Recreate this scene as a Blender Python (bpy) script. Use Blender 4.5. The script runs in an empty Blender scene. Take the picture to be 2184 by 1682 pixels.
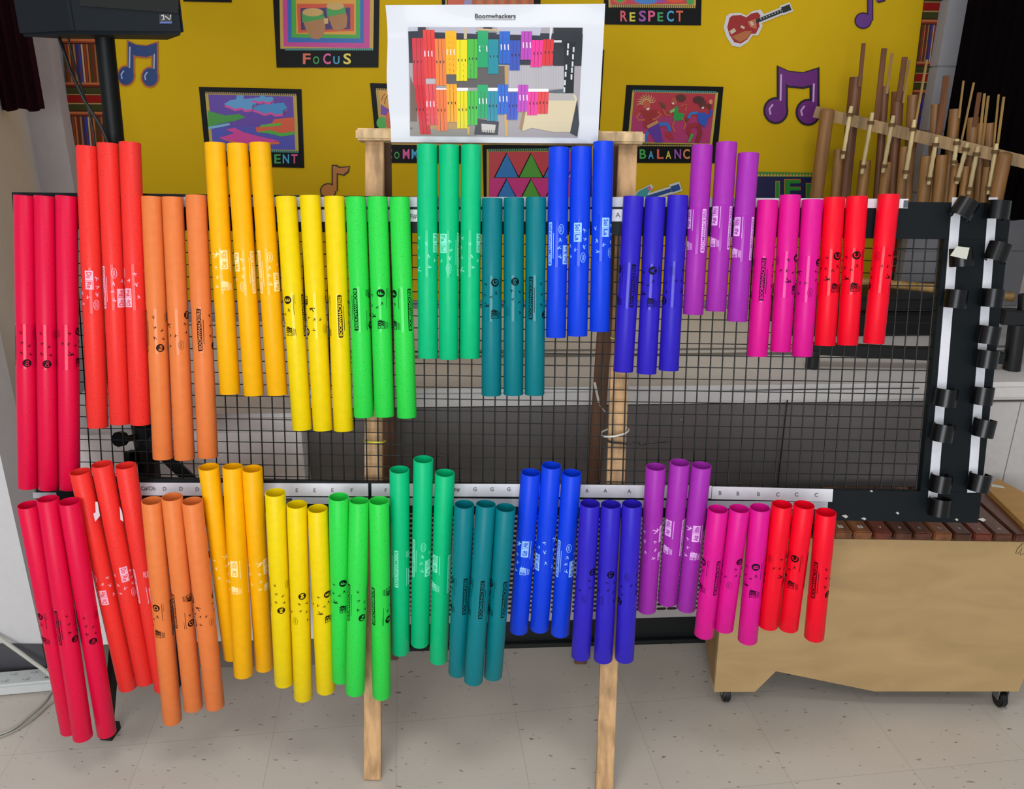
import bpy, bmesh, math, random
from mathutils import Vector, Matrix
random.seed(7)
R_ = math.radians
C = bpy.context.scene.collection
SC = bpy.context.scene

# ------------------------------------------------------------------ camera
FPX, W0, H0 = 1750.0, 2184, 1682
PITCH, ROLL, CAMH = R_(20), R_(0.5), 1.5
_R = Vector((1, 0, 0)); _U = Vector((0, math.sin(PITCH), math.cos(PITCH)))
FWD = Vector((0, math.cos(PITCH), -math.sin(PITCH)))
RGT = _R * math.cos(ROLL) + _U * math.sin(ROLL)
UPV = _U * math.cos(ROLL) - _R * math.sin(ROLL)
EYE = Vector((0, 0, CAMH))
cam = bpy.data.cameras.new('camera'); cam.sensor_width = 36; cam.lens = 36 * FPX / W0
cam.clip_start = 0.05; cam.clip_end = 50
co = bpy.data.objects.new('camera', cam); C.objects.link(co)
m = Matrix((RGT, UPV, -FWD)).transposed().to_4x4(); m.translation = EYE
co.matrix_world = m; SC.camera = co

# ------------------------------------------------------------------ world, lights, exposure
wd = bpy.data.worlds.new('room_light'); SC.world = wd; wd.use_nodes = True
wd.node_tree.nodes['Background'].inputs[0].default_value = (0.93, 0.96, 1, 1)
wd.node_tree.nodes['Background'].inputs[1].default_value = 0.45
def area(name, loc, sx, sy, power, col=(1, .97, .93), rot=(0, 0, 0)):
    l = bpy.data.lights.new(name, 'AREA'); l.shape = 'RECTANGLE'; l.size = sx; l.size_y = sy
    l.energy = power; l.color = col
    o = bpy.data.objects.new(name, l); C.objects.link(o); o.location = loc; o.rotation_euler = rot
    return o
area('ceiling_light_near', (0.1, 0.75, 2.95), 1.3, .5, 17)
area('ceiling_light_mid', (-1.3, -0.6, 2.95), 1.2, .6, 19)
area('front_fill', (-0.5, -1.9, 1.35), 2.0, 1.5, 74, (.95, .98, 1), (R_(86), 0, 0))  # unseen soft fill added behind the camera to brighten the fronts
area('ceiling_light_side', (1.3, -0.6, 2.95), 1.2, .6, 8)
SC.view_settings.view_transform = 'Standard'; SC.view_settings.look = 'None'
SC.view_settings.exposure = -0.06; SC.view_settings.gamma = 1; SC.view_settings.use_curve_mapping = False

# ------------------------------------------------------------------ helpers
def ray(px, py):
    return (RGT * ((px - W0 / 2) / FPX) + UPV * (-(py - H0 / 2) / FPX) + FWD)
class Plane:
    """a real plane in the room: origin, right axis, up axis, normal towards the viewer's side"""
    def __init__(s, o, r, u):
        s.o = Vector(o); s.r = Vector(r).normalized(); s.u = Vector(u).normalized(); s.n = s.r.cross(s.u)
        if s.n.y > 0: s.n = -s.n
    def at(s, px, py, off=0.0):
        d = ray(px, py); o = s.o + s.n * off
        t = (o - EYE).dot(s.n) / d.dot(s.n)
        return EYE + d * t
    def ab(s, p):
        q = Vector(p) - s.o
        return q.dot(s.r), q.dot(s.u)
    def pt(s, a, b, off=0.0): return s.o + s.r * a + s.u * b + s.n * off
def yaw(a): return Vector((math.cos(R_(a)), math.sin(R_(a)), 0))
Z = Vector((0, 0, 1))
FLOOR = Plane((0, 0, 0), (1, 0, 0), (0, 1, 0)); FLOOR.n = Z.copy()
def floor_at(px, py):
    d = ray(px, py); return EYE + d * (-CAMH / d.z)

def lin(c):
    c = c.lstrip('#'); v = [int(c[i:i + 2], 16) / 255 for i in (0, 2, 4)]
    return [x / 12.92 if x <= .04045 else ((x + .055) / 1.055) ** 2.4 for x in v] + [1]
MC = {}
def M(col, rough=.5, metal=0, spec=.5, kind=None, coat=0):
    key = (col, rough, metal, spec, kind, coat)
    if key in MC: return MC[key]
    mt = bpy.data.materials.new((kind or 'paint') + '_' + col.strip('#')); mt.use_nodes = True
    nt = mt.node_tree; b = nt.nodes['Principled BSDF']; L = nt.links.new
    b.inputs['Base Color'].default_value = lin(col); b.inputs['Roughness'].default_value = rough
    b.inputs['Metallic'].default_value = metal; b.inputs['Specular IOR Level'].default_value = spec
    b.inputs['Coat Weight'].default_value = coat
    N = nt.nodes.new
    if kind:
        tc = N('ShaderNodeTexCoord'); mp = N('ShaderNodeMapping'); L(tc.outputs['Object'], mp.inputs[0])
        no = N('ShaderNodeTexNoise'); L(mp.outputs[0], no.inputs[0])
        cr = N('ShaderNodeValToRGB'); L(no.outputs['Fac'], cr.inputs[0])
        base = lin(col)
        def ramp(a, b_, p0=.3, p1=.7):
            cr.color_ramp.elements[0].position = p0; cr.color_ramp.elements[1].position = p1
            cr.color_ramp.elements[0].color = [x * a for x in base[:3]] + [1]
            cr.color_ramp.elements[1].color = [min(1, x * b_) for x in base[:3]] + [1]
        bump = N('ShaderNodeBump'); L(no.outputs['Fac'], bump.inputs['Height']); L(bump.outputs[0], b.inputs['Normal'])
        L(cr.outputs[0], b.inputs['Base Color'])
        if kind == 'wood':
            mp.inputs['Scale'].default_value = (60, 60, 5); no.inputs['Scale'].default_value = 1.0
            no.inputs['Detail'].default_value = 6; ramp(.55, 1.14, .32, .64); bump.inputs['Strength'].default_value = .12
        elif kind == 'woodx':
            mp.inputs['Scale'].default_value = (3, 9, 9); no.inputs['Scale'].default_value = 1.3
            no.inputs['Detail'].default_value = 7; no.inputs['Distortion'].default_value = 1.2
            ramp(.86, 1.06, .3, .7); bump.inputs['Strength'].default_value = .03
        elif kind == 'bamboo':
            mp.inputs['Scale'].default_value = (40, 40, 4); no.inputs['Scale'].default_value = 1.2
            no.inputs['Detail'].default_value = 5; ramp(.55, 1.25, .3, .7); bump.inputs['Strength'].default_value = .15
        elif kind == 'rosewood':
            mp.inputs['Scale'].default_value = (30, 4, 30); no.inputs['Scale'].default_value = 1.5
            no.inputs['Detail'].default_value = 5; ramp(.55, 1.4, .3, .7); bump.inputs['Strength'].default_value = .05
        elif kind == 'paper':
            no.inputs['Scale'].default_value = 3; no.inputs['Detail'].default_value = 5
            ramp(.93, 1.05, .3, .7); bump.inputs['Strength'].default_value = .03
        elif kind == 'plastic':
            no.inputs['Scale'].default_value = 60; no.inputs['Detail'].default_value = 2
            ramp(.97, 1.02, .35, .6); bump.inputs['Strength'].default_value = .02
        elif kind == 'speckled':
            no.inputs['Scale'].default_value = 380; no.inputs['Detail'].default_value = 2
            ramp(.74, 1.03, .30, .42); bump.inputs['Strength'].default_value = .02
        elif kind == 'block':
            no.inputs['Scale'].default_value = 40; no.inputs['Detail'].default_value = 4
            ramp(.97, 1.02); bump.inputs['Strength'].default_value = .12
        elif kind == 'cloth':
            no.inputs['Scale'].default_value = 120; ramp(.8, 1.15); bump.inputs['Strength'].default_value = .2
    MC[key] = mt
    return mt

def finish(name, bm, mats, parent=None, origin=None, smooth=None):
    me = bpy.data.meshes.new(name)
    if not isinstance(mats, (list, tuple)): mats = [mats]
    off = Vector(origin or (0, 0, 0)); q_ = parent
    while q_ is not None: off = off + q_.location; q_ = q_.parent
    if off.length: bmesh.ops.translate(bm, verts=bm.verts, vec=-off)
    bm.to_mesh(me); bm.free()
    for mt in mats: me.materials.append(mt)
    if smooth:
        me.polygons.foreach_set('use_smooth', [True] * len(me.polygons))
        me.set_sharp_from_angle(angle=R_(smooth))
    o = bpy.data.objects.new(name, me); C.objects.link(o)
    if parent is not None: o.parent = parent
    elif origin is not None: o.location = origin
    return o
def tag(o, label=None, cat=None, group=None, kind=None):
    if label: o['label'] = label
    if cat: o['category'] = cat
    if group: o['group'] = group
    if kind: o['kind'] = kind
    return o
def thing(name, loc, label, cat, group=None):
    o = bpy.data.objects.new(name, None); C.objects.link(o); o.location = loc; o.empty_display_size = .05
    return tag(o, label, cat, group)

class MB:
    def __init__(s): s.bm = bmesh.new()
    def hexa(s, P, mi=0):
        v = [s.bm.verts.new(p) for p in P]
        for f in ((0, 3, 2, 1), (4, 5, 6, 7), (0, 1, 5, 4), (1, 2, 6, 5), (2, 3, 7, 6), (3, 0, 4, 7)):
            s.bm.faces.new([v[i] for i in f]).material_index = mi
        return v
    def box(s, c, x, y, z, mi=0):           # centre + three half-extent vectors
        c = Vector(c); x, y, z = Vector(x), Vector(y), Vector(z)
        return s.hexa([c - x - y - z, c + x - y - z, c + x + y - z, c - x + y - z,
                c - x - y + z, c + x - y + z, c + x + y + z, c - x + y + z], mi)
    def slab(s, pl, a0, a1, b0, b1, d0, d1, mi=0):     # box in plane coordinates, d = distances off the plane
        P = [pl.pt(a, b, d) for d in (d0, d1) for a, b in ((a0, b0), (a1, b0), (a1, b1), (a0, b1))]
        return s.hexa(P, mi)
    def quadslab(s, pts, off, mi=0):
        n = len(pts); off = Vector(off)
        a = [s.bm.verts.new(p) for p in pts]; b = [s.bm.verts.new(Vector(p) + off) for p in pts]
        s.bm.faces.new(a).material_index = mi; s.bm.faces.new(b[::-1]).material_index = mi
        for i in range(n):
            j = (i + 1) % n
            s.bm.faces.new((a[i], b[i], b[j], a[j])).material_index = mi
    def bar(s, p0, p1, w, d, side=None, mi=0):          # rectangular bar, w along side, d across
        p0, p1 = Vector(p0), Vector(p1); ax = (p1 - p0).normalized()
        sd = Vector(side or (1, 0, 0)); sd = (sd - ax * sd.dot(ax)).normalized(); dd = ax.cross(sd)
        s.box((p0 + p1) / 2, sd * w / 2, dd * d / 2, (p1 - p0) / 2, mi)
    def tube(s, pts, r, n=10, mi=0, caps=True):
        pts = [Vector(p) for p in pts]; rr = r if isinstance(r, (list, tuple)) else [r] * len(pts)
        rings = []; ref = None
        for i, p in enumerate(pts):
            t = (pts[min(i + 1, len(pts) - 1)] - pts[max(i - 1, 0)]).normalized()
            if ref is None: ref = Vector((0, 0, 1)) if abs(t.z) < .9 else Vector((1, 0, 0))
            a = (ref - t * ref.dot(t)).normalized(); b = t.cross(a); ref = a
            rings.append([s.bm.verts.new(p + (a * math.cos(k * 2 * math.pi / n) + b * math.sin(k * 2 * math.pi / n)) * rr[i]) for k in range(n)])
        for A, B in zip(rings, rings[1:]):
            for k in range(n):
                s.bm.faces.new((A[k], A[(k + 1) % n], B[(k + 1) % n], B[k])).material_index = mi
        if caps:
            s.bm.faces.new(rings[0][::-1]).material_index = mi; s.bm.faces.new(rings[-1]).material_index = mi
    def build(s, name, mats, parent=None, origin=None, smooth=None, bevel=0):
        bmesh.ops.recalc_face_normals(s.bm, faces=s.bm.faces)
        if bevel: bmesh.ops.bevel(s.bm, geom=s.bm.edges, offset=bevel, segments=2, affect='EDGES', clamp_overlap=True)
        return finish(name, s.bm, mats, parent, origin, smooth)

# text outlines from the built-in font
TXT = {}
def text_tris(s):
    if s in TXT: return TXT[s]
    cu = bpy.data.curves.new('t', 'FONT'); cu.body = s; cu.size = 1; cu.resolution_u = 3; cu.offset = .022
    o = bpy.data.objects.new('t', cu); C.objects.link(o); bpy.context.view_layer.update()
    me = bpy.data.meshes.new_from_object(o.evaluated_get(bpy.context.evaluated_depsgraph_get()))
    vs = [(v.co.x, v.co.y) for v in me.vertices]; fs = [tuple(p.vertices) for p in me.polygons]
    bpy.data.objects.remove(o); bpy.data.curves.remove(cu); bpy.data.meshes.remove(me)
    x0 = min(v[0] for v in vs); x1 = max(v[0] for v in vs); h = .70
    vs = [((x - x0) / h, y / h) for x, y in vs]
    TXT[s] = (vs, fs, (x1 - x0) / h); return TXT[s]

class Art:
    """flat printed art: polygons in 2D with a layer number, mapped on to a surface at the end"""
    def __init__(s): s.bm = bmesh.new(); s.mats = []; s.n = 0
    def mi(s, m_):
        if isinstance(m_, str): m_ = M(m_, .45)
        if m_ not in s.mats: s.mats.append(m_)
        return s.mats.index(m_)
    def poly(s, pts, m_, z=None):
        if z is None: s.n += 1; z = s.n
        v = [s.bm.verts.new((p[0], p[1], z)) for p in pts]
        f = s.bm.faces.new(v); f.material_index = s.mi(m_)
        if len(pts) > 4: bmesh.ops.triangulate(s.bm, faces=[f])
    def rect(s, x0, y0, x1, y1, m_, z=None): s.poly([(x0, y0), (x1, y0), (x1, y1), (x0, y1)], m_, z)
    def disc(s, x, y, rx, m_, z=None, ry=None, n=20):
        ry = ry or rx
        s.poly([(x + rx * math.cos(2 * math.pi * k / n), y + ry * math.sin(2 * math.pi * k / n)) for k in range(n)], m_, z)
    def ring(s, x, y, rx, ry, w, m_, z=None, n=20):
        if z is None: s.n += 1; z = s.n
        P = [(math.cos(2 * math.pi * k / n), math.sin(2 * math.pi * k / n)) for k in range(n + 1)]
        for a, b in zip(P, P[1:]):
            s.poly([(x + rx * a[0], y + ry * a[1]), (x + rx * b[0], y + ry * b[1]),
                    (x + (rx - w) * b[0], y + (ry - w) * b[1]), (x + (rx - w) * a[0], y + (ry - w) * a[1])], m_, z)
    def stroke(s, pts, w, m_, z=None):
        if z is None: s.n += 1; z = s.n
        ww = w if isinstance(w, (list, tuple)) else [w] * len(pts)
        P = [Vector(p) for p in pts]; L_ = []; Rr = []
        for i, p in enumerate(P):
            t = (P[min(i + 1, len(P) - 1)] - P[max(i - 1, 0)]).normalized(); nn = Vector((-t.y, t.x)) * ww[i] / 2
            L_.append(p + nn); Rr.append(p - nn)
        for i in range(len(P) - 1): s.poly([L_[i], L_[i + 1], Rr[i + 1], Rr[i]], m_, z)
    def text(s, t, x, y, h, m_, z=None, w=None, rot=0, ydown=False, center=False, rough=None):
        if z is None: s.n += 1; z = s.n
        vs, fs, tw = text_tris(t); sx = (w / tw) if w else h; k = s.mi(m_)
        ca, sa = math.cos(R_(rot)), math.sin(R_(rot)); ox = -tw * sx / 2 if center else 0; oy = -h / 2 if center else 0
        vv = []
        for a, b in vs:
            a = a * sx + ox; b = b * h + oy
            X = a * ca - b * sa; Y = a * sa + b * ca
            vv.append(s.bm.verts.new((x + X, y + (-Y if ydown else Y), z)))
        for f in fs:
            try: s.bm.faces.new([vv[i] for i in f]).material_index = k
            except ValueError: pass
    def cut(s, axis, lo, hi, step):
        no = Vector((1, 0, 0)) if axis == 0 else Vector((0, 1, 0)); x = lo
        while x <= hi:
            bmesh.ops.bisect_plane(s.bm, geom=s.bm.faces[:] + s.bm.edges[:] + s.bm.verts[:], plane_co=no * x, plane_no=no, dist=1e-6); x += step
    def map(s, fn, toward=None):
        for v in s.bm.verts: v.co = fn(v.co.x, v.co.y, v.co.z)
        s.bm.normal_update()
        fl = []
        for f in s.bm.faces:
            t = toward(f.calc_center_median()) if callable(toward) else toward
            if t is not None and f.normal.dot(t) < 0: fl.append(f)
        if fl: bmesh.ops.reverse_faces(s.bm, faces=fl)
        return s

# ------------------------------------------------------------------ reference planes
WALLY = 3.2
WALL = Plane((0, 2.86, 0), yaw(WALLY), Z)
T = R_(11)
_rr = yaw(-1.0); _up = (Z * math.cos(T) + Z.cross(_rr) * math.sin(T))
RACK = Plane((0, 1.70, 1.306), _rr, _up)            # plane through the axes of the upper tubes
LOW_N = Plane((0, 1.506, .7), _rr, Z)               # axes of the lower long tubes, hanging plumb
LOW_F = Plane((0, 1.548, .7), _rr, Z)
TR = .0207

# ------------------------------------------------------------------ setting: floor
def floor_material():
    mt = bpy.data.materials.new('vinyl_tile'); mt.use_nodes = True; nt = mt.node_tree; N = nt.nodes.new; L = nt.links.new
    b = nt.nodes['Principled BSDF']; b.inputs['Roughness'].default_value = .38
    tc = N('ShaderNodeTexCoord'); mp = N('ShaderNodeMapping'); mp.vector_type = 'TEXTURE'; L(tc.outputs['Object'], mp.inputs[0])
    s0 = floor_at(846, 1540); a = R_(7.5)
    mp.inputs['Rotation'].default_value = (0, 0, a); mp.inputs['Location'].default_value = (s0.x, s0.y, 0)
    br = N('ShaderNodeTexBrick'); br.offset = 0; br.squash = 1; L(mp.outputs[0], br.inputs[0])
    br.inputs['Scale'].default_value = 1; br.inputs['Brick Width'].default_value = .3048; br.inputs['Row Height'].default_value = .3048
    br.inputs['Mortar Size'].default_value = .0006; br.inputs['Mortar Smooth'].default_value = .3
    br.inputs['Color1'].default_value = lin('#c9c1b6'); br.inputs['Color2'].default_value = lin('#c6beb4'); br.inputs['Mortar'].default_value = lin('#a49d92')
    mp2 = N('ShaderNodeMapping'); L(tc.outputs['Object'], mp2.inputs[0]); mp2.inputs['Scale'].default_value = (42, 105, 1)
    no = N('ShaderNodeTexNoise'); L(mp2.outputs[0], no.inputs[0]); no.inputs['Scale'].default_value = 1; no.inputs['Detail'].default_value = 3
    cr = N('ShaderNodeValToRGB'); L(no.outputs['Fac'], cr.inputs[0]); cr.color_ramp.elements[0].position = .665; cr.color_ramp.elements[1].position = .71
    n2 = N('ShaderNodeTexNoise'); L(tc.outputs['Object'], n2.inputs[0]); n2.inputs['Scale'].default_value = 5; n2.inputs['Detail'].default_value = 5
    c2 = N('ShaderNodeValToRGB'); L(n2.outputs['Fac'], c2.inputs[0]); c2.color_ramp.elements[0].color = (.86, .85, .84, 1); c2.color_ramp.elements[1].color = (1.04, 1.03, 1.02, 1)
    mx = N('ShaderNodeMix'); mx.data_type = 'RGBA'; mx.blend_type = 'MULTIPLY'; mx.inputs[0].default_value = 1
    L(br.outputs[0], mx.inputs[6]); L(c2.outputs[0], mx.inputs[7])
    m2 = N('ShaderNodeMix'); m2.data_type = 'RGBA'; L(cr.outputs[0], m2.inputs[0]); L(mx.outputs[2], m2.inputs[6]); m2.inputs[7].default_value = lin('#7d7468')
    L(m2.outputs[2], b.inputs['Base Color'])
    return mt
b = MB(); b.box((0, 1.2, -.05), (3, 0, 0), (0, 2.4, 0), (0, 0, .05))
tag(b.build('floor', floor_material()), kind='structure', label='pale vinyl tile floor with dark flecks')

WHITE = M('#c6bfbf', .6, kind='block'); WHITE2 = M('#d0cfd0', .55, kind='block'); GREYW = M('#c0b8ba', .65, kind='block')
# back wall
b = MB(); b.slab(WALL, -2.6, 2.9, 0, 3.1, 0, -.12)
tag(b.build('wall_back', M('#a5a0a4', .7, kind='block')), kind='structure')
# yellow bulletin paper
def quad_on(pl, px, off=0): return [pl.at(x, y, off) for x, y in px]
P = quad_on(WALL, [(158, -140), (240, 640), (1893, 640), (1988, -140)], .006)
b = MB(); b.quadslab(P, WALL.n * -.006)
tag(b.build('bulletin_paper', M('#d6af0e', .75, spec=.2, kind='paper')), 'bright yellow paper covering the bulletin board on the back wall', 'wall paper')

# woven fabric borders: bands laid out along the strip
def kente(name, x_top, y_top, x_bot, y_bot, wpx, label, phase):
    p0 = WALL.at(x_top, y_top); p1 = WALL.at(x_bot, y_bot)
    a0, b0 = WALL.ab(p0); a1, b1 = WALL.ab(p1)
    w = wpx; A = Art(); H = b0 - b1
    A.rect(0, 0, w, H, M('#3a2420', .9, spec=.1))
    y = -phase; per = .214
    cl = lambda v: max(0, min(H, v))
    def band(ya, yb, col, x0=0, x1=w):
        ya, yb = cl(ya), cl(yb)
        if yb - ya > .001: A.rect(x0, ya, x1, yb, M(col, .9, spec=.1))
    while y < H:
        band(y, y + .112, '#5a3326')
        cols = ['#4a3d22', '#8a3a22', '#b06838', '#6b2a1e', '#9a7850', '#2f3170', '#39409a', '#b8a480', '#9a3a24', '#b06838', '#43421f', '#74301e', '#a06030']
        for i, c_ in enumerate(cols):
            band(y, y + .112, c_, w * i / 13 + .001, w * (i + .75) / 13)
        band(y + .112, y + .118, '#b86a40'); band(y + .118, y + .124, '#7a2c1c')
        band(y + .127, y + .143, '#3f4020'); band(y + .146, y + .149, '#a08850')
        band(y + .150, y + .172, '#8c1d18'); band(y + .173, y + .177, '#a08850')
        band(y + .179, y + .196, '#3f4020'); band(y + .199, y + .206, '#b86a40'); band(y + .206, y + .211, '#8a3a22')
        y += per
    da = (a1 - a0)
    A.map(lambda x, yy, z: WALL.pt(a0 + x + da * yy / H, b0 - yy, .009 + z * .00002), WALL.n)
    v = [WALL.pt(a0, b0, .0), WALL.pt(a0 + w, b0, 0), WALL.pt(a0 + w + da, b1, 0), WALL.pt(a0 + da, b1, 0)]
    bb = MB(); bb.bm.free(); bb.bm = A.bm; bb.quadslab([q + WALL.n * .0085 for q in v], WALL.n * -.0075)
    tag(finish(name, A.bm, A.mats), label, 'fabric border')
kente('fabric_border', 122, -30, 190, 640, .105, 'striped woven fabric border left of the yellow paper, behind the loudspeaker pole', .05)
kente('fabric_border', 1972, -30, 1890, 640, .075, 'striped woven fabric border right of the yellow paper, behind the bamboo instrument', .10)

# left side: corner pier, return wall, near panel with rubber base
E = floor_at(105, 1437); PIER = Plane((0, 2.72, 0), (1, 0, 0), Z)
c1 = PIER.at(92, 430); c2 = PIER.at(160, 413)
b = MB()
b.quadslab([(E.x, E.y + .1, 0), (c1.x, c1.y, 0), (c1.x, c1.y, 3.1), (E.x, E.y + .1, 3.1)], (-.04, 0, 0))
tag(b.build('wall_left', M('#ddd6d3', .65, kind='block')), kind='structure')
b = MB(); b.box(((c1.x + c2.x) / 2 - .1, 2.72 + .2, 1.55), ((c2.x - c1.x) / 2 + .1, 0, 0), (0, .2, 0), (0, 0, 1.55))
tag(b.build('wall_corner', GREYW), kind='structure')
b = MB(); b.box((E.x - .6, E.y + .05, 1.6), (.6, 0, 0), (0, .05, 0), (0, 0, 1.5))
tag(b.build('wall_near', WHITE2), kind='structure')
b = MB(); b.box((E.x - .6, E.y + .045, .05), (.603, 0, 0), (0, .053, 0), (0, 0, .05))
dE = (Vector((c1.x, c1.y, 0)) - Vector((E.x, E.y, 0)))
b.bar(Vector((E.x + .004, E.y + .1, .05)), Vector((E.x + .004, E.y + .1, .05)) + dE * .5, .1, .008, side=(0, 0, 1))
tag(b.build('baseboard_left', M('#4c4b50', .5, kind='plastic')), kind='structure')
# right side: grey block pier and dark right wall
b = MB(); RP = Plane((0, 2.80, 0), yaw(WALLY), Z)
q = [RP.at(2018, -40), RP.at(2074, -40), RP.at(1985, 640), RP.at(1935, 640)]
a0 = RP.ab(RP.at(1990, 200))[0]; a1 = a0 + .9
for k, z0 in enumerate([0, .2, .4, .6, .8, 1.0, 1.2, 1.4, 1.6, 1.8, 2.0, 2.2, 2.4, 2.6]):
    b.slab(RP, a0, a1, z0 + .003, z0 + .197, .0, -.1)
b.slab(RP, a0 + .004, a1, 0, 3, -.004, -.09)
tag(b.build('wall_right', M('#a3a1a6', .7, kind='block')), kind='structure')

# ------------------------------------------------------------------ heating unit under the window wall
f0 = floor_at(905, 1386); f1 = floor_at(1487, 1369)
UN = Plane((f0.x, f0.y, 0), Vector((f1 - f0)).normalized(), Z)
UH = .80
unit = thing('ventilator_unit', UN.o, 'long grey metal heating unit with slotted grille standing against the back wall', 'heater')
xl = UN.ab(UN.at(650, 1000))[0]; xr = 2.6
depth = .84
b = MB(); b.slab(UN, xl, xr, .09, .745, 0, -depth + .1)
UB = M('#6e6967', .5, kind='plastic')  # dark base colour includes the shade of rack and tubes on the front
b.build('body', UB, unit)
b = MB(); b.slab(UN, xl - .005, xr, .75, UH, .018, -depth, 0)
UT = M('#d6d2cf', .45, kind='plastic')
b.build('top', UT, unit, bevel=.012, smooth=40)
b = MB()
for i in range(2): b.slab(UN, xl + .05, xr - .1, UH + .0003, UH + .0012, -.25 - i * .055, -.275 - i * .055 + .008 * i)
b.build('air_slot', M('#77787a', .5), unit)
b = MB(); b.slab(UN, xl, xr, 0, .088, -.012, -.1); b.slab(UN, xl, xr, 0, .014, .004, -.012)
b.build('plinth', M('#0c1113', .45), unit)
# slotted lower grille
ga0 = UN.ab(UN.at(868, 1380))[0]; ga1 = UN.ab(UN.at(1510, 1360))[0]
b = MB(); b.slab(UN, ga0, ga1, .092, .46, .004, .0)
gr = b.build('grille', M('#a9a4a4', .5, kind='plastic'), unit)
A = Art(); dk = M('#14110f', .8); y = .122
while y < .45:
    x = ga0 + .02
    while x < ga1 - .02:
        n = 6; pts = [(x + .0065 * math.cos(t) - .0, y + .0042 * math.sin(t)) for t in [R_(90 + 36 * i) for i in range(n)]] + \
                     [(x + .016 + .0065 * math.cos(t), y + .0042 * math.sin(t)) for t in [R_(-90 + 36 * i) for i in range(n)]]
        A.poly(pts, dk, 1); x += .0305
    y += .0150
A.map(lambda x, y, z: UN.pt(x, y, .0045), UN.n)
finish('slots', A.bm, A.mats, parent=gr)
# seams and screws on the front
b = MB()
for px in (2600,): 
    a = UN.ab(UN.at(px, 1000))[0]; b.slab(UN, a, a + .004, .1, .74, .0006, .0)
b.build('panel_seam', M('#3f3d3e', .6), unit)
for px, py in ((1453, 893), (1773, 884), (1398, 900), (1219, 925), (1218, 948), (1268, 875), (948, 946), (941, 970)):
    p = UN.at(px, py, .0); b = MB(); b.tube([p, p + UN.n * .003], .004 if px in (1453, 1773) else .0022, 10); b.build('screw', M('#9a9690', .4, .6), unit)
a_ = UN.ab(UN.at(2030, 1000))[0]; a2_ = UN.ab(UN.at(2073, 1030))[0]; a3_ = UN.ab(UN.at(2134, 1030))[0]; DW = M('#c4c0be', .5, kind='plastic')
b = MB(); b.slab(UN, a_, a2_ - .003, .092, .742, .004, .0005); b.build('access_panel', DW, unit)
b = MB(); b.slab(UN, a2_, a3_, .092, .742, .004, .0005); b.build('access_panel', DW, unit)
b = MB(); b.slab(UN, a3_ + .003, xr, .092, .742, .004, .0005); b.build('access_panel', DW, unit)

# lighter cabinet at the left end, a little nearer
LC = Plane(UN.o + UN.n * .07, UN.r, Z)
la0 = LC.ab(LC.at(176, 1000))[0] - .05; la1 = LC.ab(LC.at(649, 1000))[0]
b = MB(); b.slab(LC, la0, la1, .10, .715, 0, -.88)
cab = thing('wall_cabinet', LC.pt((la0 + la1) / 2, 0, -.4), 'low pale grey cabinet with a plain front behind the red and orange tubes', 'cabinet')
b.build('body', M('#f6f2f2', .55, kind='plastic'), cab, bevel=.002)
b = MB(); b.slab(LC, la0 - .005, la1 + .002, .717, .765, .016, -.88)
b.build('top', M('#ddd8d8', .45, kind='plastic'), cab, bevel=.01, smooth=40)
b = MB(); b.slab(LC, la0, la1, 0, .098, -.02, -.8)
b.build('plinth', M('#6d655c', .6), cab)
for o in (): pass

# ------------------------------------------------------------------ wall art
OFFW = .008
def wm(art, name, label, cat, group=None, base=None, thick=.0012, plane=WALL, off=OFFW):
    """map pixel-space art on to the wall plane and give it a board behind"""
    art.map(lambda x, y, z: plane.at(x, y, off + thick + z * .00012), plane.n)
    bb = MB(); bb.bm.free(); bb.bm = art.bm
    if base:
        art.mi(base[1]); P = [plane.at(x, y, off + thick) for x, y in base[0]]
        bb.quadslab(P, plane.n * -thick, art.mi(base[1]))
    cen = sum((Vector(v.co) for v in art.bm.verts), Vector()) / len(art.bm.verts)
    cen = Vector((cen.x, cen.y, min(v.co.z for v in art.bm.verts)))
    return tag(finish(name, art.bm, art.mats, origin=cen), label, cat, group)
BK = M('#060708', .5, spec=.2)
def lerp(a, b, t): return (a[0] + (b[0] - a[0]) * t, a[1] + (b[1] - a[1]) * t)
def frame_fn(q):                 # bilinear map of the unit square to four pixel corners
    def f(u, v): return lerp(lerp(q[0], q[1], u), lerp(q[3], q[2], u), v)
    return f
def fr(A, F, u0, v0, u1, v1, m_): A.poly([F(u0, v0), F(u1, v0), F(u1, v1), F(u0, v1)], m_)
def stitch(A, F, u0, v0, u1, v1, ca, cb, n=34):
    fr(A, F, min(u0, u1), min(v0, v1), max(u0, u1), max(v0, v1), ca)
    A.n += 1
    for i in range(n):
        t = (i + .25) / n; s = (i + .7) / n
        if abs(u1 - u0) > abs(v1 - v0): A.poly([F(u0 + (u1 - u0) * t, v0), F(u0 + (u1 - u0) * s, v0), F(u0 + (u1 - u0) * s, v1), F(u0 + (u1 - u0) * t, v1)], cb, A.n)
        else: A.poly([F(u0, v0 + (v1 - v0) * t), F(u1, v0 + (v1 - v0) * t), F(u1, v0 + (v1 - v0) * s), F(u0, v0 + (v1 - v0) * s)], cb, A.n)
def letters(A, txt, x, y, h, step, cols, small=.72):
    for i, ch in enumerate(txt):
        hh = h * (small if ch.islower() else 1.0)
        A.text(ch.upper(), x + i * step, y, hh, M(cols[i % len(cols)], .45), w=step * (.62 if ch.islower() else .76) * (.45 if ch == 'I' else 1), ydown=True)
RC = ['#e0604a', '#3aa04a', '#e0559a', '#45a8d8', '#e0c83a', '#b050b0', '#d88a4a']

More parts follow.
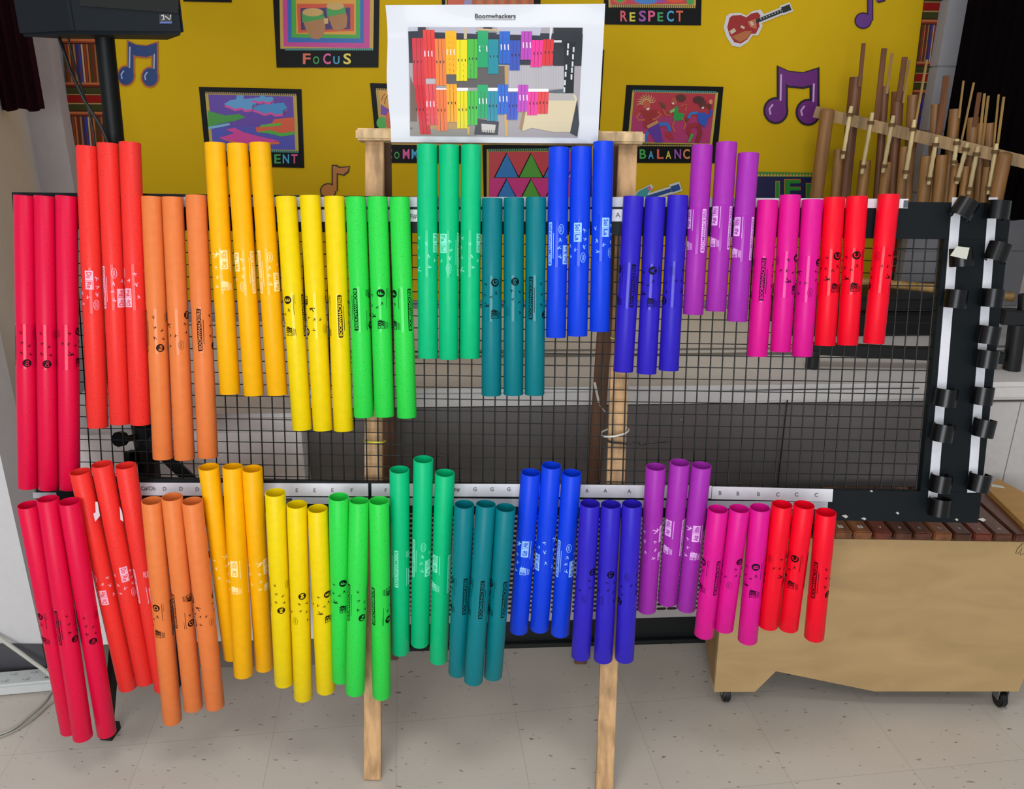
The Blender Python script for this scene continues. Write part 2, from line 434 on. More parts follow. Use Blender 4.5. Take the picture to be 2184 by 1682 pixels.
# FOCUS poster
q = [(576, -120), (811, -120), (807, 144), (590, 144)]; A = Art(); F = frame_fn(q)
px = lambda l, t, r, b_, c_: A.poly([(l, t), (r, t), (r - (r - l) * .01, b_), (l + (r - l) * .02, b_)], c_)
A.poly([(594, -110), (799, -110), (796, 106), (598, 104)], '#c9a040')
A.poly([(600, -110), (791, -110), (788, 103), (605, 99)], '#c83a94')
A.poly([(611, -110), (776, -110), (776, 92), (614, 90)], '#2565b5')
A.poly([(621, -100), (768, -100), (768, 82), (622, 80)], '#45a83a')
A.poly([(629, -90), (759, -90), (759, 74), (632, 72)], '#e0a030')
A.poly([(633, 8), (755, 8), (755, 66), (636, 70)], '#d9512e')
A.poly([(641, 17), (747, 16), (747, 62), (642, 64)], '#41246a')
A.poly([(644, 36), (692, 34), (694, 60), (690, 74), (680, 84), (664, 82), (652, 62)], '#b07a48')
A.poly([(696, 22), (736, 20), (741, 38), (739, 58), (722, 66), (710, 62), (702, 42)], '#b07a48')
A.poly([(644, 28), (690, 24), (690, 40), (645, 48)], '#3fa04a'); A.poly([(696, 18), (736, 14), (737, 28), (698, 36)], '#3fa04a')
A.disc(667, 26, 22, '#cfa860', ry=9); A.disc(715, 13, 19, '#cfa860', ry=8)
A.poly([(690, 40), (700, 38), (700, 50), (692, 52)], '#d9b070')
stitch(A, F, .09, .845, .95, .862, '#2c6a66', '#4aa090', 44)
letters(A, 'FoCuS', 646, 136, 22, 21.6, ['#dd6a48', '#2f9a48', '#e0559a', '#3fa0c8', '#e6d050'])
wm(A, 'poster', 'black framed poster with two drums and the word FOCUS', 'poster', base=(q, BK))

# puzzle poster
q = [(424, 185), (643, 190), (649, 358), (440, 353)]; A = Art(); F = frame_fn(q)
fr(A, F, .055, .07, .95, .79, '#c0a438'); fr(A, F, .085, .095, .915, .775, '#5f3aa8')
fr(A, F, .085, .5, .915, .775, '#4a4ab8')
def piece(cx, cy, w, h, top, side):
    pts = [(-.5, 0), (-.3, -.25), (-.12, -.3), (-.1, -.55), (.1, -.55), (.12, -.32), (.4, -.38), (.5, -.05), (.35, .1), (.38, .3), (.15, .35), (.05, .2), (-.15, .3), (-.3, .15)]
    A.poly([(cx + a * w, cy + b_ * h + 5) for a, b_ in pts], side); A.poly([(cx + a * w, cy + b_ * h) for a, b_ in pts], top)
piece(512, 222, 70, 34, '#5aa0d8', '#d84aa0'); piece(575, 232, 76, 34, '#3f8fcf', '#d84aa0'); piece(560, 212, 50, 16, '#5aa0d8', '#d84aa0')
A.poly([(443, 236), (480, 246), (510, 243), (524, 250), (500, 258), (478, 262), (444, 270)], '#3f9a38'); A.poly([(444, 270), (490, 262), (490, 267), (444, 276)], '#78b8d8')
A.poly([(545, 272), (580, 262), (585, 254), (628, 250), (628, 280), (600, 284), (570, 278), (548, 282)], '#e0582e')
A.poly([(548, 282), (575, 277), (600, 284), (628, 280), (628, 287), (600, 291), (570, 284)], '#48b038'); A.poly([(556, 266), (600, 262), (600, 268), (556, 271)], '#58b838')
A.poly([(466, 294), (500, 284), (482, 276), (500, 272), (520, 282), (550, 290), (596, 300), (560, 308), (520, 306)], '#d8389a'); A.poly([(466, 294), (520, 306), (596, 302), (596, 307), (520, 312)], '#e0682e')
stitch(A, F, .055, .062, .95, .085, '#3a2a1a', '#b89a50', 46); stitch(A, F, .055, .785, .95, .81, '#1f4a48', '#4aa090', 46)
letters(A, 'ENT', 585, 348, 19, 18, ['#3aa04a', '#45a8d8', '#e0559a'])
wm(A, 'poster', 'black framed poster of coloured jigsaw pieces, partly behind the amber tubes', 'poster', base=(q, BK))

# COMM... poster, partly behind the white sheet
q = [(789, 177), (1012, 182), (1012, 349), (806, 347)]; A = Art(); F = frame_fn(q)
fr(A, F, .05, .07, .95, .77, '#b89a38'); fr(A, F, .08, .09, .92, .76, '#e0a038')
A.poly([(812, 222), (840, 240), (850, 260), (812, 246)], '#7a3aa8'); A.poly([(812, 244), (850, 252), (850, 262), (812, 258)], '#e08a3a')
A.disc(815, 262, 12, '#48b040', ry=13); A.disc(836, 256, 14, '#d86a3a', ry=22)
A.stroke([(822, 200), (816, 206), (814, 214)], 1, BK); A.stroke([(828, 202), (822, 210), (820, 222)], 1, BK)
stitch(A, F, .05, .065, .95, .085, '#2a2018', '#b89a50', 46)
letters(A, 'CoMM', 822, 338, 20, 18.6, ['#d85a48', '#2f9a48', '#e0559a', '#45a8d8'])
wm(A, 'poster', 'black framed poster reading COMM, half hidden by the white sheet and green tubes', 'poster', base=(q, BK))

# poster above the sheet
q = [(935, -150), (1155, -150), (1152, 60), (945, 60)]; A = Art()
A.poly([(955, -140), (1140, -140), (1138, 40), (955, 40)], '#d85a38'); A.poly([(948, -140), (952, -140), (954, 40), (950, 40)], '#b89a38')
A.poly([(985, 40), (995, -30), (1010, -30), (1002, 40)], '#9a90c0')
for i in range(11): A.poly([(1008 + i * 12, 8 - 20), (1015 + i * 12, -20), (1015 + i * 12, 40), (1006 + i * 12, 40)], '#c07a40' if i % 2 else '#a86030')
wm(A, 'poster', 'dark framed poster cut by the top edge, above the white sheet', 'poster', base=(q, BK))

# RESPECT poster
q = [(1283, -150), (1500, -150), (1495, 54), (1290, 52)]; A = Art(); F = frame_fn(q)
A.poly([(1296, -140), (1487, -140), (1484, 14), (1298, 16)], '#c9a040'); A.poly([(1300, -140), (1481, -140), (1479, 8), (1302, 10)], '#c83a4a')
A.disc(1378, -8, 28, '#e0b060', ry=14); A.disc(1378, 0, 26, '#3f80c8', ry=9); A.disc(1322, -4, 16, '#d8602e', ry=12); A.disc(1322, 0, 7, '#40a048', ry=6)
A.disc(1440, -4, 22, '#e0502e', ry=10); A.disc(1472, 2, 8, '#40a048', ry=8); A.disc(1410, -2, 10, '#a040a0', ry=9)
stitch(A, F, .07, .79, .94, .82, '#5a4a20', '#c8a850', 44)
letters(A, 'ReSPeCT', 1323, 45, 22, 19.8, ['#e05a6a', '#d8d040', '#a050b0', '#e0558a', '#3aa05a', '#45a8d8', '#e0604a'], .85)
wm(A, 'poster', 'black framed poster with the word RESPECT at the top edge', 'poster', base=(q, BK))
# strip of poster top-left
q = [(388, -150), (496, -150), (494, 5), (391, 3)]; A = Art(); A.poly([(398, -140), (486, -140), (486, -10), (398, -10)], '#a84a3a')
wm(A, 'poster', 'dark poster edge at the top, right of the loudspeaker', 'poster', base=(q, BK))
# poster whose right edge shows beyond the sheet
q = [(1105, 98), (1289, 106), (1279, 277), (1100, 270)]; A = Art(); F = frame_fn(q)
fr(A, F, .06, .08, .93, .78, '#c06a3a'); fr(A, F, .1, .12, .9, .75, '#3a7ab0')
wm(A, 'poster', 'black framed poster hidden behind the white sheet except for its right edge', 'poster', base=(q, BK))

# triangles poster
q = [(1029, 309), (1262, 306), (1262, 470), (1033, 470)]; A = Art(); F = frame_fn(q)
A.poly([(1038, 318), (1255, 318), (1252, 460), (1038, 460)], '#b89a38'); A.poly([(1043, 324), (1250, 324), (1248, 380), (1043, 380)], '#c8404a'); A.poly([(1043, 380), (1248, 380), (1246, 455), (1042, 455)], '#cf2f80')
for j, (y0, y1) in enumerate(((325, 379), (380, 432))):
    for i in range(4):
        xx = 1081 + i * 52
        A.poly([(xx - 1, y0), (xx + 27, y1), (xx - 28, y1)], BK); A.poly([(xx, y0 + 3), (xx + 24, y1 - 1), (xx - 25, y1 - 1)], ['#2a7ac0', '#4fa030', '#2a7ac0', '#d8b030'][i])
stitch(A, F, .05, .055, .95, .085, '#2a4a3a', '#5a9a70', 46)
wm(A, 'poster', 'poster of blue and green triangles above the teal tubes', 'poster', base=(q, BK))

# BALANCE poster with dancers
q = [(1336, 181), (1543, 185), (1528, 348), (1322, 347)]; A = Art(); F = frame_fn(q)
A.poly([(1349, 192), (1532, 197), (1519, 309), (1338, 305)], '#b8a838'); A.poly([(1353, 196), (1526, 200), (1514, 306), (1343, 303)], '#b8283a')
A.poly([(1349, 245), (1520, 252), (1514, 306), (1343, 303)], '#b02868')
stitch(A, F, .07, .06, .93, .085, '#2a5a58', '#4a9a98', 44)
sk = '#c85a38'; dkb = '#5a2418'
for a in range(10):                                  # wild yellow hair
    t = R_(-20 - a * 18); A.stroke([(1379 + 7 * math.cos(t), 222 + 8 * math.sin(t)), (1379 + 15 * math.cos(t + .1), 222 + 16 * math.sin(t + .1)), (1379 + 22 * math.cos(t - .1), 222 + 22 * math.sin(t - .1))], [2.5, 2, .6], '#d8b070')
A.disc(1379, 223, 8, sk, ry=10); A.poly([(1378, 232), (1386, 229), (1384, 235), (1380, 235)], '#f0e8e0')
A.poly([(1364, 236), (1404, 234), (1400, 246), (1396, 258), (1378, 274), (1372, 272), (1373, 246)], '#a01818')
A.stroke([(1366, 240), (1358, 250), (1362, 256), (1376, 255)], 4, sk); A.stroke([(1402, 238), (1410, 244), (1402, 252), (1392, 255)], 4, sk)
A.poly([(1380, 266), (1403, 256), (1406, 264), (1414, 304), (1398, 304), (1382, 276)], '#5a2a9a'); A.poly([(1379, 268), (1402, 256), (1405, 262), (1382, 274)], '#c88a50')
A.stroke([(1406, 265), (1422, 264), (1428, 274), (1426, 280)], 8, '#2a70c8'); A.poly([(1418, 281), (1432, 284), (1437, 296), (1430, 298), (1420, 290)], '#b01828')
A.stroke([(1382, 280), (1377, 292), (1376, 303)], 6, '#2a70c8')
A.disc(1438, 216, 7, '#b84a38', ry=9); A.disc(1452, 209, 11, dkb, ry=8); A.poly([(1432, 220), (1438, 218), (1437, 223)], '#f0e8e0')
A.poly([(1440, 226), (1447, 228), (1446, 240), (1460, 242), (1456, 256), (1438, 258), (1436, 250)], '#1f9a3a'); A.poly([(1428, 236), (1440, 230), (1438, 238), (1430, 242)], '#90c068')
A.stroke([(1452, 226), (1464, 222), (1462, 236)], 3, sk); A.stroke([(1430, 246), (1420, 246), (1414, 232)], 3, sk); A.poly([(1406, 216), (1418, 222), (1420, 232), (1412, 230)], '#6a3a24')
A.stroke([(1438, 258), (1434, 270), (1440, 282)], 3.5, sk); A.stroke([(1456, 252), (1462, 264), (1458, 276)], 3.5, sk)
A.disc(1499, 222, 8, '#5a2018', ry=10); A.disc(1490, 213, 12, '#4a1a14', ry=8); A.poly([(1495, 230), (1502, 227), (1500, 233)], '#f0e8e0')
A.poly([(1486, 240), (1504, 240), (1512, 250), (1504, 272), (1490, 262)], '#2050b8'); A.stroke([(1488, 240), (1474, 242), (1468, 252)], 6, '#2a78c8'); A.stroke([(1508, 250), (1516, 244), (1517, 234)], 6, '#2050b8')
A.disc(1513, 227, 4.5, '#5a2018', ry=6); A.disc(1516, 217, 4, '#e08a60', ry=5); A.disc(1464, 256, 5, '#7a2a1a')
A.stroke([(1488, 266), (1472, 268), (1468, 280), (1474, 288)], 9, '#a01420'); A.stroke([(1490, 266), (1494, 284), (1486, 303)], 9, '#8a1020'); A.poly([(1474, 284), (1480, 287), (1472, 302), (1467, 304)], '#3aa83a')
stitch(A, F, .2, .765, .93, .785, '#5a4a20', '#c8a850', 40)
letters(A, 'BaLaNC', 1364, 338, 20, 18.6, ['#3aa04a', '#45a8d8', '#e0604a', '#e0d040', '#a050b0', '#e08a50'], .8)
wm(A, 'poster', 'black framed poster of three dancing musicians above the word BALANCE', 'poster', base=(q, BK))

# LIFE banner
q = [(1612, 366), (1752, 370), (1752, 470), (1612, 470)]; A = Art()
A.poly([(1614, 366), (1752, 369), (1752, 378), (1614, 376)], '#3a8a3a')
for i in range(20): A.poly([(1615 + i * 6.8, 376), (1618.4 + i * 6.8, 369), (1621.8 + i * 6.8, 376)], '#d0a848', 9)
A.n = 10
def ltr(ch, x, y, h, w):
    A.text(ch, x - 1.5, y + 1, h + 3, '#c07a30', w=w + 3, ydown=True); A.text(ch, x, y, h, '#1f8a2a', w=w, ydown=True)
ltr('I', 1655, 422, 34, 7); ltr('F', 1674, 422, 38, 32); ltr('E', 1720, 422, 30, 27)
wm(A, 'banner', 'navy banner with green letters and a zigzag top edge beside the bamboo instrument', 'banner', base=(q, M('#10154a', .5)))

# music notes
def dnote(x0, y0, x1, y1, cols, name_lab, wob=0):
    """beamed pair fitted in a pixel box"""
    A = Art(); w = x1 - x0; h = y1 - y0
    def X(u, v): return (x0 + u * w, y0 + v * h)
    def shape(g, m_):
        z = None
        A.poly([X(.24 - g, .02 - g), X(.42, .1 - g * .5), X(.66, .12 - g * .5), X(.9 + g, .05 - g), X(.9 + g, .30 + g), X(.66, .36 + g), X(.42, .34 + g), X(.24 - g, .24 + g)], m_, z)
        A.poly([X(.24 - g, .1), X(.36 + g, .12), X(.36 + g, .78), X(.24 - g, .74)], m_, z)
        A.poly([X(.80 - g, .1), X(.90 + g, .12), X(.90 + g, .82), X(.80 - g, .80)], m_, z)
        A.disc(*X(.19, .77), (.18 + g) * w, m_, z, ry=(.20 + g) * h); A.disc(*X(.74, .80), (.18 + g) * w, m_, z, ry=(.20 + g) * h)
    shape(.035, cols[0]); shape(.0, cols[1])
    A.stroke([X(.28, .14), X(.27, .6)], w * .03, cols[2]); A.stroke([X(.84, .3), X(.83, .62)], w * .03, cols[2])
    A.stroke([X(.10, .84), X(.08, .74), X(.14, .66)], w * .03, cols[2]); A.stroke([X(.64, .86), X(.62, .77), X(.68, .69)], w * .03, cols[2])
    wm(A, 'music_note', name_lab, 'paper cutout')
dnote(251, 86, 344, 184, ['#b8622a', '#143a78', '#a8c0d8'], 'blue paper pair of notes beside the loudspeaker pole')
dnote(1631, 141, 1756, 264, ['#1c0e24', '#6c2478', '#d0a8d8'], 'purple paper pair of notes left of the bamboo instrument')
A = Art()
def snote(A, hx, hy, hr, sx, top, m1, m2, flag):
    for g, m_ in ((2.6, m1), (0, m2)):
        z = None
        A.disc(hx, hy, hr + g, m_, z, ry=hr * .95 + g); A.poly([(sx - 4 - g, top - g), (sx + 4 + g, top - g), (sx + 4 + g, hy), (sx - 4 - g, hy)], m_, z)
        A.poly([(sx - 4 - g, top - g)] + [(x + (g if x > sx else 0), y + s_ * g) for x, y, s_ in flag], m_, z)
snote(A, 700, 407, 15, 714, 354, '#2a140c', '#c07830', [(724, 358, -1), (738, 357, -1), (744, 356, -1), (742, 364, 1), (732, 372, 1), (718, 369, 1)])
wm(A, 'music_note', 'small orange brown paper note above the yellow tubes', 'paper cutout')
A = Art()
snote(A, 1841, 44, 16, 1856, -50, '#2a1038', '#6a3a8a', [(1880, -30, 1), (1886, 0, 1), (1870, 4, 1)])
wm(A, 'music_note', 'small purple paper note at the top, above the bamboo instrument', 'paper cutout')

# guitars
A = Art()
def guitar(A, g, body, neck, head, m_b, m_n):
    A.n += 1; z = A.n
    cx = sum(p[0] for p in body) / len(body); cy = sum(p[1] for p in body) / len(body)
    A.poly([(x + g * (x - cx) / 24, y + g * (y - cy) / 24) for x, y in body], m_b, z)
    A.n += 1; A.stroke(neck, 8 + 1.6 * g, m_n); A.stroke(head, 13 + 1.6 * g, m_n)
body = [(1556, 38), (1562, 33), (1580, 32), (1592, 37), (1602, 29), (1616, 26), (1622, 33), (1618, 44), (1620, 56), (1612, 72), (1602, 72), (1594, 84), (1580, 93), (1566, 90), (1556, 74), (1551, 58)]
guitar(A, 5, body, [(1612, 46), (1668, 23)], [(1666, 23), (1688, 14)], '#d8d4d4', '#d8d4d4')
guitar(A, 0, body, [(1612, 46), (1668, 23)], [(1668, 22), (1686, 15)], '#a01c1c', '#1c2420')
A.poly([(1560, 78), (1590, 66), (1604, 66), (1594, 82), (1578, 90)], '#b86a3a'); A.poly([(1594, 46), (1612, 40), (1614, 62), (1600, 58)], '#c86a4a')
A.stroke([(1558, 70), (1568, 63)], 8, '#cfc0a0'); A.stroke([(1580, 56), (1588, 60)], 5, '#cfc0a0'); A.stroke([(1601, 46), (1606, 54)], 6, '#cfc0a0')
for t in range(8): A.stroke([(1622 + t * 6, 41 - t * 2.5), (1624 + t * 6, 40 - t * 2.5)], 3, '#b8c0c0', A.n + 1)
wm(A, 'guitar_cutout', 'red electric guitar paper cutout with white outline on yellow wall', 'paper cutout')
A = Art()
body = [(1352, 422), (1362, 408), (1376, 401), (1386, 396), (1390, 402), (1382, 412), (1378, 430), (1352, 434)]
guitar(A, 5, body, [(1378, 422), (1432, 405)], [(1430, 404), (1452, 397)], '#d8dcdc', '#d8dcdc')
guitar(A, 0, body, [(1378, 422), (1432, 405)], [(1432, 404), (1450, 398)], '#3aa0a0', '#1c4a90')
A.disc(1385, 402, 4, '#d86aa0')
wm(A, 'guitar_cutout', 'teal and blue bass guitar paper cutout just above the indigo tubes', 'paper cutout')

# ------------------------------------------------------------------ curtains
def curtain(name, P0, P1, z0, z1, folds, amp, mat, label):
    b = MB(); n = folds * 8; P0, P1 = Vector(P0), Vector(P1); d = P1 - P0; nn = Vector((-d.y, d.x, 0)).normalized()
    rows = []
    for z in (z0, z1):
        for side in (0, .006):
            rows.append([b.bm.verts.new(P0 + d * i / n + nn * (amp * math.sin(i / 8 * 2 * math.pi) + side) + Vector((0, 0, z + (.004 * math.sin(i * .35) if z == z0 else 0)))) for i in range(n + 1)])
    for i in range(n):
        for A_, B_ in ((0, 2), (1, 3), (0, 1), (2, 3)):
            b.bm.faces.new((rows[A_][i], rows[A_][i + 1], rows[B_][i + 1], rows[B_][i]))
    return tag(b.build(name, mat, smooth=50), label, 'curtain')
CP = Plane((0, 2.42, 0), (1, 0, 0), Z)
cv = CP.at(95, 235); cl_ = CP.at(-200, 250)
curtain('curtain', (cl_.x, 2.36, 0), (cv.x, 2.42, 0), cv.z, cv.z + .75, 14, .012, M('#24070f', .9, spec=.1, kind='cloth'), 'short pleated dark maroon curtain hanging at the upper left')
CP2 = Plane((0, 2.50, 0), (1, 0, 0), Z)
cv = CP2.at(2095, 560); 
curtain('curtain', (CP2.at(2092, 100).x, 2.62, 0), (CP2.at(2420, 300).x, 2.30, 0), 1.16, 2.3, 12, .014, M('#0b0508', .95, spec=.05, kind='cloth'), 'long black curtain at the right edge behind the bamboo instrument')

# right near wall piece
NR = Plane((0, 2.12, 0), (1, 0, 0), Z)
p = NR.at(2186, 957)
b = MB(); b.box((p.x + .25, 2.2, 1.4), (.25, 0, 0), (0, .1, 0), (0, 0, 1.4))
tag(b.build('trim_1', M('#b9b5b7', .6, kind='block')), kind='structure')

# ------------------------------------------------------------------ easel
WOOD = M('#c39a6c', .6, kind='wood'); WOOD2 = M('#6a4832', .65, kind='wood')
easel = thing('wooden_easel', floor_at(795, 1664), 'large unfinished wooden easel holding up the rack of tubes', 'easel')
LEGP = Plane(RACK.o - RACK.n * .080, RACK.r, RACK.u)
def leg_line(xt, yt, xb, yb):
    top = LEGP.at(xt, yt, -.01); f = floor_at(xb, yb); return top, f
tl, fl_ = leg_line(800, 300, 795, 1660); tr, fr_ = leg_line(1339, 300, 1288, 1692)
for (t_, f_) in ((tl, fl_), (tr, fr_)):
    b = MB(); b.bar(f_ + Vector((0, 0, .002)), t_, .039, .018, side=(1, 0, 0)); b.build('front_leg', WOOD, easel, bevel=.0015)
# wood rear legs, from under the bar back to the floor
for (xt, yt, xb, yb) in ((817, 304, 836, 1404), (1318, 310, 1238, 1413)):
    t_ = LEGP.at(xt, yt, -.05); f_ = floor_at(xb, yb)
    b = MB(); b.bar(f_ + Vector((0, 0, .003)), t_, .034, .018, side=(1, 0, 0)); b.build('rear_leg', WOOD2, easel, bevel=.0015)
b = MB(); c0 = LEGP.at(763, 289, .0); c1_ = LEGP.at(1372, 297, .0); b.bar(c0 , c1_, .024, .05, side=LEGP.u); b.build('crossbar', M('#d0b083', .6, kind='wood'), easel, bevel=.004, smooth=40)
b = MB(); h0 = LEGP.at(1268, 822, -.035); b.bar(LEGP.at(1268, 815, -.03), LEGP.at(1277, 858, -.03), .005, .003); b.tube([LEGP.at(1278, 862, -.028), LEGP.at(1286, 872, -.024), LEGP.at(1291, 878, -.022)], .0022, 8)
b.build('metal_brace', M('#77776f', .35, .8), easel)

# ------------------------------------------------------------------ rack
rack = thing('tube_rack', RACK.at(1060, 1110), 'big black framed wire grid rack carrying all the coloured tubes', 'rack')
BLK = M('#081116', .5, spec=.25, kind='plastic'); BF, BB = -.0240, -.042        # board front and back offsets from tube axes
def rq(px0, px1, px2, px3): return [RACK.at(x, y, BF) for x, y in (px0, px1, px2, px3)]
a_l = RACK.ab(RACK.at(64, 900, BF))[0]; a_li = RACK.ab(RACK.at(136, 700, BF))[0]
a_ri = RACK.ab(RACK.at(1990, 760, BF))[0]; a_r = RACK.ab(RACK.at(2124, 765, BF))[0]
b_t = RACK.ab(RACK.at(1092, 421, BF))[1]; b_ti = RACK.ab(RACK.at(1092, 499, BF))[1]
b_bi = RACK.ab(RACK.at(1092, 1033, BF))[1]; b_b = RACK.ab(RACK.at(1092, 1098, BF))[1]
for (x0, x1, y0, y1, nm) in ((a_l, a_r, b_ti, b_t, 'top_board'), (a_l, a_r, b_b, b_bi, 'bottom_board'), (a_l, a_li, b_bi, b_ti, 'side_board'), (a_ri, a_r, b_bi, b_ti, 'side_board')):
    b = MB(); b.slab(RACK, x0, x1, y0, y1, BF, BB); b.build(nm, BLK, rack, bevel=.001)
b = MB(); g = .0254; x = a_li - .02
while x < a_ri + .02:
    b.tube([RACK.pt(x, b_bi - .02, -.035), RACK.pt(x, b_ti + .02, -.035)], .00155, 6, caps=False); x += g
y = b_bi + .006
while y < b_ti + .02:
    b.tube([RACK.pt(a_li - .02, y, -.0375), RACK.pt(a_ri + .02, y, -.0375)], .0011, 6, caps=False); y += g
b.build('wire_grid', M('#0c100f', .45, .3), rack, smooth=60)
b = MB()                                                              # paint chips on the lower board
for px, py, w, h in ((1802, 1101, 7, 4), (1842, 1106, 6, 3), (1914, 1094, 4, 3), (2094, 1108, 9, 4), (1858, 1047, 4, 2), (2040, 1108, 4, 3)):
    P = [RACK.at(px + dx * w, py + dy * h, BF + .0004) for dx, dy in ((-1, -.4), (.2, -1), (1, .1), (.3, 1))]; b.quadslab(P, RACK.n * .0003)
b.build('paint_chip', M('#b8b4ae', .8), rack)
# white label strips
LS = M('#dedee6', .35, kind='plastic'); LS2 = M('#bfc2cc', .4, kind='plastic'); INK = M('#6a6a70', .6)
def strip(px0, px1, y0, y1, d0, d1, mt, name='label_strip', labels=(), h=10):
    P = [RACK.at(px0[0], px0[1] , d1), RACK.at(px1[0], px1[1], d1)]
    a0, bb0 = RACK.ab(P[0]); a1, bb1 = RACK.ab(P[1])
    A = Art()
    for t, xx, yy in labels: A.text(t, xx, yy, h, INK, 1, center=True, ydown=True)
    A.map(lambda x, y, z: RACK.at(x, y, d1 + .0004), RACK.n)
    bb = MB(); bb.bm.free(); bb.bm = A.bm
    mi = A.mi(mt); hh = [RACK.ab(RACK.at(px0[0], px0[1] + k, d1))[1] for k in (y0, y1)]; hh2 = [RACK.ab(RACK.at(px1[0], px1[1] + k, d1))[1] for k in (y0, y1)]
    V = [RACK.pt(a0, hh[1], d1), RACK.pt(a1, hh2[1], d1), RACK.pt(a1, hh2[0], d1), RACK.pt(a0, hh[0], d1)]
    bb.quadslab(V, RACK.n * (d0 - d1), mi)
    return finish(name, A.bm, A.mats, parent=rack)
TZ = BF + .0005
strip((300, 420), (1480, 420), 0, 21, TZ, TZ + .0012, LS2); strip((1483, 420), (1938, 423), 1, 21, TZ, TZ + .0012, LS)
strip((1928, 423), (1938, 423), 4, 20, TZ + .0012, TZ + .0014, M('#5a5e66', .5))
strip((590, 447), (1332, 446), 0, 26, TZ, TZ + .0016, LS, labels=[('F#', 882, 461), ('A', 1318, 458)])
low = [((295, 1029), (785, 1031), [('C#/Db', 316, 1041), ('D', 351, 1042), ('D', 386, 1042), ('D', 421, 1043), ('E', 633, 1045), ('E', 671, 1045), ('E', 709, 1045), ('F', 750, 1045)]),
       ((792, 1031), (1113, 1032), [('F', 823, 1045), ('F#', 975, 1044), ('G', 1013, 1043), ('G', 1049, 1043), ('G', 1085, 1043)]),
       ((1114, 1032), (1518, 1036), [('A', 1252, 1046), ('A', 1291, 1046), ('A', 1342, 1047)]),
       ((1519, 1037), (1777, 1043), [('B', 1536, 1051), ('B', 1574, 1052), ('B', 1618, 1053), ('C', 1659, 1054), ('C', 1699, 1054), ('C', 1741, 1055)])]
for p0, p1, lb in low: strip(p0, p1, 0, 27, TZ, TZ + .0016, LS, labels=lb, h=8)
strip((600, 1060), (785, 1061), 0, 14, TZ, TZ + .0012, LS2); strip((792, 1061), (1766, 1070), 0, 16, TZ, TZ + .0010, LS2)
strip((70, 1050), (120, 1050), 0, 12, TZ, TZ + .001, LS2)
for (x0, y0, x1, y1, w) in ((2041, 421, 1989, 1060, 20), (2118, 421, 2072, 1050, 19)):
    P = [RACK.at(x0 - w / 2, y0, TZ), RACK.at(x0 + w / 2, y0, TZ), RACK.at(x1 + w / 2, y1, TZ), RACK.at(x1 - w / 2, y1, TZ)]
    b = MB(); b.quadslab(P, RACK.n * .001); b.build('label_strip', LS, rack)
# black spring clips on the right board
CLIPM = M('#050607', .3, spec=.4)
def clip(px, py, tilt=0, white=False, spin=0):
    rI, th, h = .0195, .0025, .037; c = RACK.at(px, py, BF + rI + th); b = MB(); n = 22
    ax = (RACK.u * math.cos(R_(tilt)) + RACK.r * math.sin(R_(tilt))).normalized(); side = (RACK.r * math.cos(R_(tilt)) - RACK.u * math.sin(R_(tilt))).normalized(); nn = RACK.n
    rows = []
    for i in range(n + 1):
        t = R_(-90 + 40 + spin + 280 * i / n)
        d = side * math.cos(t) + nn * math.sin(t)
        rows.append([b.bm.verts.new(c + d * r + ax * s_ * h / 2) for r, s_ in ((rI, -1), (rI + th, -1), (rI + th, 1), (rI, 1))])
    for A_, B_ in zip(rows, rows[1:]):
        for k in range(4): b.bm.faces.new((A_[k], A_[(k + 1) % 4], B_[(k + 1) % 4], B_[k]))
    b.bm.faces.new(rows[0]); b.bm.faces.new(rows[-1][::-1])
    o = b.build('spring_clip', CLIPM, rack, smooth=35)
    if white:
        b = MB(); P = [RACK.at(x, y, .023) for x, y in ((2040, 525), (2067, 528), (2061, 553), (2026, 545))]
        b.quadslab(P, RACK.n * .0015); f = b.build('adhesive_pad', M('#c9c9bc', .6), rack)
for px, py, tl_, w, sp in ((2056, 446, 28, False, 25), (2050, 548, -6, True, -20), (2038, 637, 4, False, 10), (2017, 847, 4, False, 0), (2010, 922, 6, False, 8), (2006, 1030, 5, False, 0), (2003, 1080, 3, False, -8),
                     (2128, 448, 4, False, 15), (2128, 538, 16, False, 25), (2116, 635, 3, False, 8), (2108, 714, 6, False, 10), (2104, 765, 4, False, 0), (2094, 843, 4, False, -6), (2098, 912, 8, False, 12), (2088, 1028, 8, False, 10)):
    clip(px, py, tl_, w, sp)

